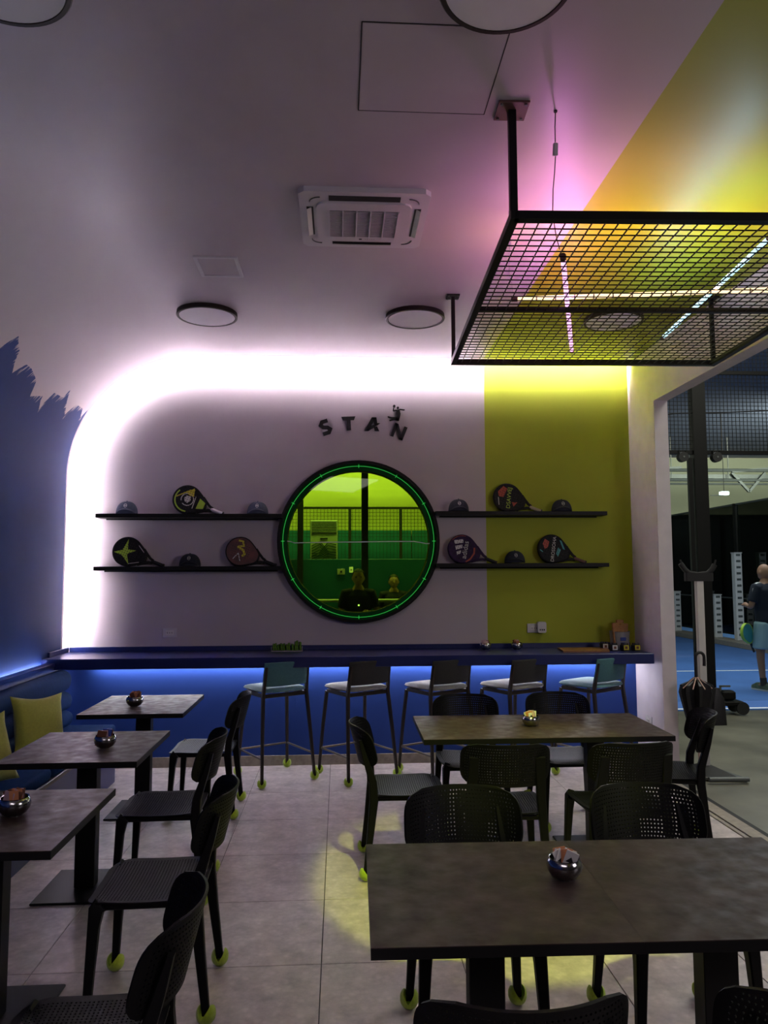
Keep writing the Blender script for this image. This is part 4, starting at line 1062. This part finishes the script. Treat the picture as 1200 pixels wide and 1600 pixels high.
def person(label, loc, rz, H_=1.78, skinm=None, shirtm=None, shortm=None, hairm=None, bald=False, arms='bent', long_pants=False, shoes=None, stripes=False):
    k = H_/1.78; t = thing('person', label, 'person', loc, rz); t.scale = (k, k, k)
    J = {'pelvis': (0, 0, .96), 'waist': (0, .01, 1.10), 'chest': (0, .0, 1.30), 'upper': (0, -.01, 1.43), 'neck': (0, .0, 1.50), 'neck2': (0, .015, 1.57)}
    R = {'pelvis': (.150, .105), 'waist': (.148, .108), 'chest': (.168, .118), 'upper': (.13, .09), 'neck': .064, 'neck2': .060}
    E = [('pelvis', 'waist'), ('waist', 'chest'), ('chest', 'upper'), ('upper', 'neck'), ('neck', 'neck2')]
    hands = []
    for s_, n_ in ((-1, 'l'), (1, 'r')):
        J.update({'sh'+n_: (s_*.185, -.005, 1.43), 'hip'+n_: (s_*.095, 0, .90), 'kn'+n_: (s_*.115, .03, .50), 'an'+n_: (s_*.125, -.01, .09), 'ft'+n_: (s_*.135, .10, .045), 'to'+n_: (s_*.14, .17, .035)})
        R.update({'sh'+n_: .062, 'hip'+n_: .092, 'kn'+n_: .058, 'an'+n_: .038, 'ft'+n_: (.042, .032), 'to'+n_: (.036, .022)})
        E += [('upper', 'sh'+n_), ('pelvis', 'hip'+n_), ('hip'+n_, 'kn'+n_), ('kn'+n_, 'an'+n_), ('an'+n_, 'ft'+n_), ('ft'+n_, 'to'+n_)]
        if arms == 'bent' or (arms == 'phone'):
            el_, ha = ((s_*.265, .02, 1.16), (s_*.13, .22, 1.18)) if arms == 'bent' else ((s_*.26, .06, 1.18), (s_*.07, .28, 1.44))
            if arms == 'bent' and s_ > 0: el_, ha = (s_*.25, .0, 1.15), (s_*.22, .16, .98)
        else: el_, ha = (s_*.25, -.01, 1.15), (s_*.27, .06, .90)
        J.update({'el'+n_: el_, 'wr'+n_: ha}); R.update({'el'+n_: .041, 'wr'+n_: .027})
        E += [('sh'+n_, 'el'+n_), ('el'+n_, 'wr'+n_)]
        d = (Vector(ha)-Vector(el_)).normalized(); side = d.cross(Vector((0, 0, 1)) if abs(d.z) < .8 else Vector((0, 1, 0))).normalized(); up = side.cross(d)
        w_ = Vector(ha); palm = MB().tube([w_-d*.01, w_+d*.03, w_+d*.085], [.026, .036, .036], 10); pm = bpy.data.meshes.new('p'); pm.from_pydata(palm.v, [], palm.f); hands.append(pm)
        for q, ln in enumerate((.062, .072, .068, .052)):
            b0 = w_+d*.078+side*(q-1.5)*.019; fm = MB().tube([b0, b0+d*ln*.55-up*.006, b0+d*ln*.85-up*.028], [.0105, .0095, .008], 8); m_ = bpy.data.meshes.new('f'); m_.from_pydata(fm.v, [], fm.f); hands.append(m_)
        b0 = w_+d*.025-side*.032; fm = MB().tube([b0, b0+d*.03-side*.02, b0+d*.055-side*.022-up*.01], [.012, .011, .009], 8); m_ = bpy.data.meshes.new('f'); m_.from_pydata(fm.v, [], fm.f); hands.append(m_)
    body = figure(J, R, E)
    hd = [ellip((0, .010, 1.655), (.080, .098, .112)), ellip((0, .042, 1.600), (.058, .058, .056)), ellip((0, .110, 1.638), (.012, .016, .024)),
          ellip((.081, .005, 1.642), (.012, .020, .032)), ellip((-.081, .005, 1.642), (.012, .020, .032)), ellip((0, .098, 1.598), (.024, .010, .008))]
    link('body', join_remesh([body]+hd+hands, skinm or M['skin'], .009), t)
    for s_ in (-1, 1): MB().lathe([(0, 0), (.010, .003), (0, .006)], 10).build('eye', M['slot'], t, True, 60, (s_*.032, .100, 1.660), (PI/2, 0, 0))
    # clothes: the same skeleton, a little wider, ending at hems
    lerp = lambda a, b, q: tuple(x+(y-x)*q for x, y in zip(J[a], J[b]))
    def tomesh(mb): m_ = bpy.data.meshes.new('c'); m_.from_pydata(mb.v, [], mb.f); return m_
    def oval(z, rx, ry, dy=0, dx=0): return [(dx+rx*math.cos(2*PI*i/24), dy+ry*math.sin(2*PI*i/24), z) for i in range(24)]
    parts_ = [tomesh(MB().loft([oval(.90, .175, .130), oval(1.0, .172, .132), oval(1.12, .168, .134, .01), oval(1.28, .188, .138), oval(1.40, .195, .125, -.01), oval(1.46, .15, .095, -.01), oval(1.505, .075, .068, 0)]))]
    for n_ in 'lr':
        e_ = lerp('sh'+n_, 'el'+n_, .72); m1 = lerp('sh'+n_, 'el'+n_, .3); i0 = (J['sh'+n_][0]*.55, 0, 1.435)
        parts_.append(tomesh(MB().tube([i0, J['sh'+n_], m1, e_], [.072, .076, .070, .064], 14, (0, 1, 0))))
    link('shirt', join_remesh(parts_, shirtm or M['shirt'], .013, 'shirt'), t)
    parts_ = [tomesh(MB().loft([oval(.82, .170, .125), oval(.90, .178, .132), oval(.985, .168, .125)]))]
    for n_ in 'lr':
        if long_pants: parts_.append(tomesh(MB().tube([lerp('hip'+n_, 'kn'+n_, -.1), lerp('hip'+n_, 'kn'+n_, .3), J['kn'+n_], lerp('kn'+n_, 'an'+n_, .92)], [.105, .098, .072, .060], 14, (0, 1, 0))))
        else: parts_.append(tomesh(MB().tube([lerp('hip'+n_, 'kn'+n_, -.1), lerp('hip'+n_, 'kn'+n_, .35), lerp('hip'+n_, 'kn'+n_, .80)], [.105, .110, .112], 14, (0, 1, 0))))
    link('trousers' if long_pants else 'shorts', join_remesh(parts_, shortm or M['shorts'], .013, 'shorts'), t)
    for n_ in 'lr':
        a, f_, to = Vector(J['an'+n_]), Vector(J['ft'+n_]), Vector(J['to'+n_])
        s0 = MB().tube([a+Vector((0, -.01, -.02)), a+Vector((0, .0, .09))], [.045, .046], 12).build('sock', M['slot'], t, True, 60)
        so_ = MB().loft([[(a.x+x_, y_, .022) for x_, y_ in rrect(.100, .285, .048, 5)], [(a.x+x_, y_, .06) for x_, y_ in rrect(.098, .275, .046, 5)], [(a.x+x_*.8, y_*.62-.03, .105) for x_, y_ in rrect(.092, .26, .044, 5)]]).build('shoe', shoes or M['shoe'], t, True, 60, (.01, .05, 0))
        MB().prism(rrect(.106, .292, .050, 5), .0, .024).build('sole', M['sole'], so_, False, 40, (a.x, 0, 0))
    if hairm:
        V = ellip((0, -.006, 1.682), (.088, .104, .098)); mb = MB(); mb.v = [tuple(v.co) for v in V.vertices]; mb.f = [tuple(p.vertices) for p in V.polygons if not (p.center.y > .035 and p.center.z < 1.72)]
        mb.build('hair', hairm, t, True, 60)
    if stripes:
        for s_ in (-1, 1):
            MB().sweep([(s_*.10, -.005, 1.505), (s_*.15, -.01, 1.502), (s_*.20, -.008, 1.482), (s_*.245, 0, 1.42), (s_*.265, .005, 1.35)], [(-.022, -.012), (.022, -.012), (.022, .006), (-.022, .006)], up=(0, 0, 1)).build('shoulder_stripe', M['whiteprint'], t)
    return t
man = person('bald man in black shirt and pale shorts standing on the blue court', (6.10, 10.45, .0), math.radians(18), 1.80, M['skin2'], M['shirt'], M['shorts'], None, stripes=True)
t = thing('padel_racket', 'green patterned racket held low beside the man on the court', 'racket', (5.78, 10.42, .82), 0, None, (0, math.radians(60), math.radians(30)))
face = lambda a, b, h: (a, h, b)
MB().prism(racket_outline(1.0), -.019, .019, face).build('rim', M['limeprint'], t); MB().prism(racket_outline(.9), -.0205, .0205, face).build('face', M['tealprint'], t)
MB().tube([(.15, 0, 0), (.33, 0, 0)], .015, 10).build('grip', M['slot'], t)

# ------------------------------------------------------------------ court hall beyond the opening
def sbox(name, c_, d, m, **k): return struct(MB().box(c_, d, **k).build(name, m))
sbox('hall_floor', (9.7, 10.5, -.05), (14.0, 40.0, .08), M['concrete'])
struct(MB().box((7.0, 9.52+7.0, -.004), (8.6, 14.9+.06, .012)).build('ground_court', M['court']))
bpy.data.objects['ground_court'].location = (0, 0, 0)
sbox('ground_second_court', (14.2, 16.5, -.004), (6.0, 15.0, .012), M['court'])
for (c_, d) in (((6.4, 12.52, .004), (6.0, .05, .006)), ((6.2, 9.10, .004), (6.6, .05, .006)), ((9.25, 15.5, .004), (.05, 12.0, .006))):
    tag(MB().box(c_, d).build('court_line', M['line'], bpy.data.objects['ground_court']))
sbox('wall_hall', (9.5, 25.05, 2.9), (16, .1, 6.0), M['hallwall']); sbox('wall_hall_side', (16.05, 10, 2.9), (.1, 32, 6.0), M['hallwall'])
sbox('wall_partition', (2.95, 16.0, 2.9), (.1, 18.4, 6.0), M['hallwall']); sbox('wall_hall_rear', (9.5, -4.1, 2.9), (14, .1, 6), M['dark'])
sbox('ceiling_hall', (8.5, 10.5, 5.66), (16, 30, .1), M['hallceil'])
sbox('wall_hall_dark', (9.5, 24.6, 1.65), (15.0, .1, 3.9), M['darkwall'])
# pipes and brackets under the hall roof
t = thing('roof_pipes', 'grey pipes and cable trays under the far end of the hall roof', 'pipes', (9, 21, 0))
for z, r in ((4.62, .05), (4.33, .045), (4.22, .03)): MB().tube([(-6, 0, z), (6, 0, z)], r, 8).build('pipe', M['steel'], t, True)
MB().box((0, .1, 4.45), (12, .06, .12)).build('cable_tray', M['steel'], t)
for x in (-.3+.3, 2.9, -2.5):
    b = MB(); b.bar((x-.5, 0, 4.55), (x+.0, 0, 4.0), .07, .07); b.bar((x+.5, 0, 4.55), (x, 0, 4.0), .07, .07); b.bar((x-.5, 0, 4.58), (x+.9, 0, 4.70), .07, .07); b.build('bracket', M['steel'], t)
for x in (-1.5, 0.6, 1.4, 2.3, 3.6): MB().bar((x, 0, 4.4), (x, 0, 5.6), .02, .02, (0, 1, 0)).build('hanger_rod', M['steel'], t)
t = thing('hall_lamp', 'small bright box lamp hanging far back in the hall', 'lamp', (9.45, 17.8, 3.60))
MB().box((0, 0, 0), (.20, .12, .085), bev=.01).build('lamp_body', M['lampglow'], t)
MB().bar((-.35, 0, -.05), (-.02, 0, -.05), .03, .02).build('arm', M['steel'], t); MB().bar((0, 0, .04), (0, 0, 2.0), .012, .012, (0, 1, 0)).build('cord', M['slot'], t)
# side fence of the court along X = 9.4
sf = thing('side_court_fence', 'dark glass fence with black posts along the far side of the blue court', 'fence', (9.45, 9.2, 0))
for k in range(8):
    MB().box((0, .1+2.0*k, 1.65), (.10, .10, 3.3)).build('post', M['blackmetal'], sf)
    if k < 7:
        MB().box((0, 1.1+2.0*k, 1.72), (.015, 1.88, 3.1)).build('glass_pane', M['smokeglass'], sf)
        MB().box((0, 1.1+2.0*k, 3.28), (.05, 1.9, .04)).build('top_rail', M['steel'], sf)
        MB().box((0, 1.1+2.0*k, 1.05), (.03, 1.9, .03)).build('middle_rail', M['steel'], sf)
bf = thing('back_court_fence', 'dark panelled screen standing at the far end of the blue court', 'screen', (8.1, 23.3, 0))
for k in range(6):
    MB().box((-4+1.7*k, 0, 1.7), (1.66, .04, 3.3)).build('panel', M['darkwall'], bf); MB().box((-4.85+1.7*k, -.05, 1.7), (.10, .10, 3.4)).build('post', M['blackmetal'], bf)
for k, (x, y, h, lab) in enumerate(((8.98, 19.6, 1.15, 'short white net post seen left of the black court column'), (9.05, 17.6, 1.12, 'short white net post behind the white pole stand, court far side'), (9.15, 16.8, 2.10, 'tall white fence post directly left of the bald man'))):
    t = thing('white_post', lab, 'post', (x, y, 0), 0, 'white posts by the far fence')
    MB().box((0, 0, h/2), (.17, .15, h), bev=.01).build('post_body', M['whiteprint'], t)
    mb = MB()
    for j in range(int(h/.14)): mb.box((0, -.077, .10+j*.14), (.10, .004, .05))
    mb.build('slots', M['steel'], t); MB().box((0, 0, h+.01), (.19, .17, .02), bev=.003).build('cap', M['whiteprint'], t)
struct(MB().box((9.0, 17.0, .06), (.45, 9.0, .12), bev=.01).build('trim_4', M['skirting']))
# front court wall at Y = 9.04
ff = thing('front_court_fence', 'court front wall of clear glass below black wire mesh, with black column', 'fence', (4.5, 9.06, 0))
MB().box((0, 0, 2.75), (.17, .12, 5.5), bev=.004).build('column', M['blackmetal'], ff)
MB().box((-.13, -.02, 1.55), (.05, .05, 3.1), bev=.003).build('side_post', M['blackmetal'], ff)
for x0, x1 in ((-1.6, -.1), (.1, 1.9)):
    MB().box(((x0+x1)/2, .02, 1.60), (x1-x0, .012, 3.0)).build('glass_pane', M['clearglass'], ff)
MB().bar((-1.6, 0, 3.17), (2.6, 0, 3.17), .05, .05).build('mesh_rail', M['blackmetal'], ff)
MB().bar((-1.6, 0, 4.19), (2.6, 0, 4.19), .04, .04).build('upper_rail', M['blackmetal'], ff)
mb = MB(); x = -1.6
while x < 2.6: mb.bar((x, .0, 3.17), (x, .0, 4.9), .006, .006, (0, 1, 0)); x += .05
z = 3.22
while z < 4.9: mb.bar((-1.6, 0, z), (2.6, 0, z), .006, .006); z += .05
tag(mb.build('wire_mesh', M['blackmetal'], ff), kind='stuff')
MB().tube([(-1.6, -.03, 3.42), (-.3, -.03, 3.66), (.4, -.03, 3.68), (2.6, -.03, 3.80)], .008, 6).build('slack_cable', M['slot'], ff)
for k, (x, lab) in enumerate(((-.245, 'round black pulley under the mesh on the pier side of the black column'), (.185, 'round black pulley under the mesh on the far side of the black column'))):
    t = thing('round_pulley', lab, 'pulley', (4.5+x, 8.98, 3.10), 0, 'black pulleys on the mesh rail')
    MB().tube([(0, -.04, 0), (0, .04, 0)], .062, 20, (0, 0, 1)).build('wheel', M['slot'], t, True, 50)
    for s_ in (-1, 1): MB().box((s_*.045, 0, .06), (.012, .03, .05)).build('bracket', M['blackmetal'], t)
    MB().tube([(0, -.046, 0), (0, -.04, 0)], .012, 10).build('axle', M['steel'], t, True, 50)
# trolley at the column foot
t = thing('floor_trolley', 'low black wheeled trolley standing at the foot of the black column', 'trolley', (4.55, 8.80, 0))
MB().box((0, 0, .13), (.42, .22, .05), bev=.01).build('deck', M['blackmetal'], t)
for x in (-.15, .19):
    for y in (-.1, .1): MB().tube([(x, y-.015, .075), (x, y+.015, .075)], .075 if x > 0 else .05, 16).build('wheel', M['slot'], t, True, 50)
MB().bar((-.02, 0, .15), (-.02, 0, .33), .02, .02, (0, 1, 0)).build('handle', M['steel'], t); MB().bar((-.02, 0, .32), (.10, 0, .32), .02, .02).build('grip', M['steel'], t)
MB().box((.05, -.02, .22), (.16, .12, .11), bev=.02).build('motor_box', M['blackmetal'], t)
# white pole stand with black cradle
t = thing('pole_stand', 'white pole stand with black cradle top and flat dark base by the pier', 'stand', (3.05, 6.22, 0))
MB().box((0, 0, .85), (.062, .045, 1.56), bev=.006).build('pole', M['whiteprint'], t)
MB().prism(rrect(.24, .05, .012, 3), 1.60, 1.67).build('cradle_base', M['slot'], t)
MB().sweep([(-.155, 0, 1.75), (-.12, 0, 1.70), (-.08, 0, 1.665), (0, 0, 1.655), (.08, 0, 1.665), (.12, 0, 1.70), (.145, 0, 1.74)], rr(.02, .012), up=(0, 1, 0)).build('cradle_arm', M['slot'], t, True, 50)
for s_ in (-1, 1): MB().tube([(s_*.13, 0, 1.70), (s_*.155, 0, 1.78)], .008, 8).build('cradle_hook', M['slot'], t, True)
MB().prism([(-.20, -.16), (.24, -.24), (.12, .24), (-.12, .24)], 0.0, .02).build('base_plate', M['steel'], t)
MB().loft([[(-.15, -.14, .02), (.18, -.20, .02), (.08, .20, .02), (-.10, .20, .02)], [(-.05, -.05, .075), (.05, -.06, .075), (.04, .06, .075), (-.04, .06, .075)]]).build('base_cover', M['slot'], t)
MB().tube([(-.10, -.255, .025), (.22, -.265, .025)], .020, 10).build('base_rail', M['steel'], t, True)
# umbrella hooked beside the pole
t = thing('umbrella', 'closed black umbrella with curved hook handle standing point down by pole stand', 'umbrella', (2.915, 6.05, .02), 0)
mb = MB(); rings = []; n = 32
for z, r in ((.20, .016), (.32, .036), (.45, .066), (.58, .090), (.68, .108), (.74, .098), (.78, .028)):
    rings.append([(r*(1+.42*math.cos(8*2*PI*k/n+1))*math.cos(2*PI*k/n), r*.75*(1+.42*math.cos(8*2*PI*k/n+1))*math.sin(2*PI*k/n), z) for k in range(n)])
mb.loft(rings).build('canopy', M['umbrella'], t, True, 40)
MB().tube([(0, 0, .0), (0, 0, .2), (0, 0, .95)], [.004, .008, .008], 10).build('shaft', M['rib'], t, True, 60)
MB().tube([(0, 0, .80), (0, 0, .96)] + [(.036-.036*math.cos(a), 0, .96+.040*math.sin(a)) for a in [PI*k/10 for k in range(1, 11)]] + [(.072, 0, .92), (.070, 0, .89)], .0125, 10, (0, 1, 0)).build('handle', M['paper_blue'] if False else M['slot'], t, True, 60)
for k in range(8):
    a = 2*PI*k/8+.2; MB().tube([(.015*math.cos(a), .015*math.sin(a), .80), (.125*math.cos(a), .095*math.sin(a), .715)], .0045, 6).build('rib', M['rib'], t, True, 60)
# a dark carrier bag hanging on the pole
o = MB().loft([[(x*.3, y*.3, .30) for x, y in rrect(.10, .06, .02, 3)], [(x, y, .20) for x, y in rrect(.11, .07, .02, 3)], [(x*1.1, y, 0) for x, y in rrect(.12, .07, .02, 3)]]).build('black_bag', M['umbrella'], None, True, 60, (3.125, 6.13, .42))
tag(o, 'black folded bag hanging on the white pole stand beside the umbrella', 'bag')
t = thing('cardboard_box', 'tall brown cardboard box on the hall floor cut by the right picture edge', 'box', (4.87, 7.60, 0), 0)
MB().box((0, 0, .24), (.50, .40, .48), bev=.006).build('box_body', M['cardboard'], t)
MB().box((0, -.05, .482), (.49, .06, .003)).build('tape', M['bread'], t)

# ------------------------------------------------------------------ room behind the round window
sbox('wall_back_room', (-.2, 13.55, 2.9), (6.3, .1, 6.0), M['backroom']); sbox('wall_back_room_left', (-3.4, 10.2, 2.9), (.1, 6.7, 6.0), M['hallwall'])
sbox('ceiling_back_room', (-.2, 10.2, 5.66), (6.4, 6.7, .1), M['hallceil']); sbox('floor_back_room', (-.2, 10.2, -.05), (6.2, 6.6, .08), M['concrete'])
M['wains'] = mat('dark_teal_panelling', (0.006, 0.13, 0.26, 1), .5, var=.15, scale=2)
wp = thing('wainscot_panelling', 'dark lower wall panelling seen through the round green window', 'panelling', (0, 13.44, 0))
for k in range(4): MB().box((-2.5+1.52*k, 0, 1.22), (1.51, .05, 2.44), bev=.004).build('panel', M['wains'], wp)
pr_ = thing('ceiling_pipes', 'dark pipes near the top of the view through the round green window', 'pipes', (.2, 12.9, 3.46))
for k, z in enumerate((0, .07, .16)): MB().tube([(-1.1 + .3*k, 0, z), (2.2, 0, z-.01*k)], .018, 8).build('pipe', M['steel'], pr_, True)
for x in (-.5, .55, 1.3): MB().bar((x, 0, -.08), (x+.12, 0, .2), .03, .03).build('bracket', M['steel'], pr_); MB().bar((x, 0, .1), (x, 0, 2.1), .012, .012, (0, 1, 0)).build('hanger_rod', M['steel'], pr_)
fn = thing('inner_mesh_fence', 'mesh fence with dark posts seen through the round green window', 'fence', (.2, 12.9, 0))
MB().bar((-1.9, 0, 2.80), (2.4, 0, 2.80), .035, .035).build('top_rail', M['slot'], fn)
for x in (-1.72, -.02, .86, 1.9): MB().box((x, 0, 1.4), (.05, .05, 2.8)).build('post', M['slot'], fn)
mb = MB(); x = -1.9
while x < 2.4: mb.bar((x, 0, .1), (x, 0, 2.8), .006, .006, (0, 1, 0)); x += .06
z = 2.3
while z < 2.8: mb.bar((-1.9, 0, z), (2.4, 0, z), .006, .006); z += .06
tag(mb.build('wire_mesh', M['slot'], fn), kind='stuff')
struct(MB().box((.385, 11.3, 2.8), (.10, .12, 5.6)).build('pillar', M['slot']))
struct(MB().box((-.62, 12.0, 1.40), (.09, .10, 2.9)).build('pillar_short', M['slot']))
tag(MB().box((-.45, 12.05, .95), (5.2, .06, 1.90), bev=.005).build('low_partition', M['wains']), 'dark green low partition in front of the standing air conditioner, behind the round window', 'partition')
t = thing('standing_air_conditioner', 'floor-standing air conditioner with leaf print seen through the green window', 'air conditioner', (-.25, 12.4, 0))
MB().box((0, 0, 1.27), (.44, .30, 2.54), bev=.01).build('unit_body', M['acgrey'], t)
MB().box((0, -.155, 2.42), (.40, .01, .18)).build('outlet_grille', M['slot'], t)
for k in range(6): MB().box((0, -.163, 2.35+.028*k), (.40, .006, .010)).build('louver', M['acgrey'], t)
MB().box((0, -.156, 2.24), (.12, .006, .02)).build('display', M['slot'], t)
for k in range(12):
    z = 1.90+.022*k; a = (-1)**k
    MB().sweep([(-.20*a, -.157, z-.12), (-.08*a, -.157, z-.02-.01*k), (.06*a, -.157, z+.05), (.20*a, -.157, z+.02*a)], [(-.007, -.002), (.007, -.002), (.009, .002), (-.009, .002)], up=(0, 1, 0)).build('leaf_print', M['leafprint'], t)
for x, lab, m_ in ((.03, 'pale switch plate on the dark wall behind the green window, with sockets', M['paper']), (.19, 'small lit switch on the dark wall behind the green window', M['screen'])):
    t = thing('switch_plate', lab, 'switch', (x, 12.01, 1.70 if m_ is M['paper'] else 1.73)); MB().box((0, 0, 0), (.12 if m_ is M['paper'] else .06, .012, .09), bev=.003).build('plate', m_, t)
    MB().box((0, -.008, 0), (.03, .006, .03)).build('rocker', M['slot' if m_ is M['paper'] else 'paper'], t)
bt = thing('back_room_table', 'pale long table edge low behind the round green window', 'table', (.3, 10.78, 0))
MB().box((0, .2, 1.28), (2.4, .5, .03), bev=.003).build('tabletop', M['acgrey'], bt)
for x in (-1.1, 1.1): MB().box((x, .2, .63), (.05, .05, 1.27)).build('leg', M['slot'], bt)
person('dark-haired person in dark shirt holding a phone, added as the reflection in the green window', (.26, 10.3, 0), PI, 1.74, M['skin'], M['shirt'], M['shirt'], M['hair'], arms='bent', long_pants=True)  # figure set behind the pane in place of the camera holder's reflection
person('person with light skirt and dark top standing far back behind the green window', (.86, 11.85, 0), PI, 1.66, M['skin'], M['shirt'], M['paper'], M['hair'], arms='down')
t = thing('phone', 'phone with a bright lamp dot held by the reflection figure in the green window', 'phone', (.26, 10.06, 1.20)); MB().box((0, 0, 0), (.075, .009, .15), bev=.004).build('phone_body', M['slot'], t)  # belongs to the same stand-in for the reflection
MB().box((.0, -.006, .05), (.02, .004, .02)).build('lamp_dot', M['lampglow'], t)
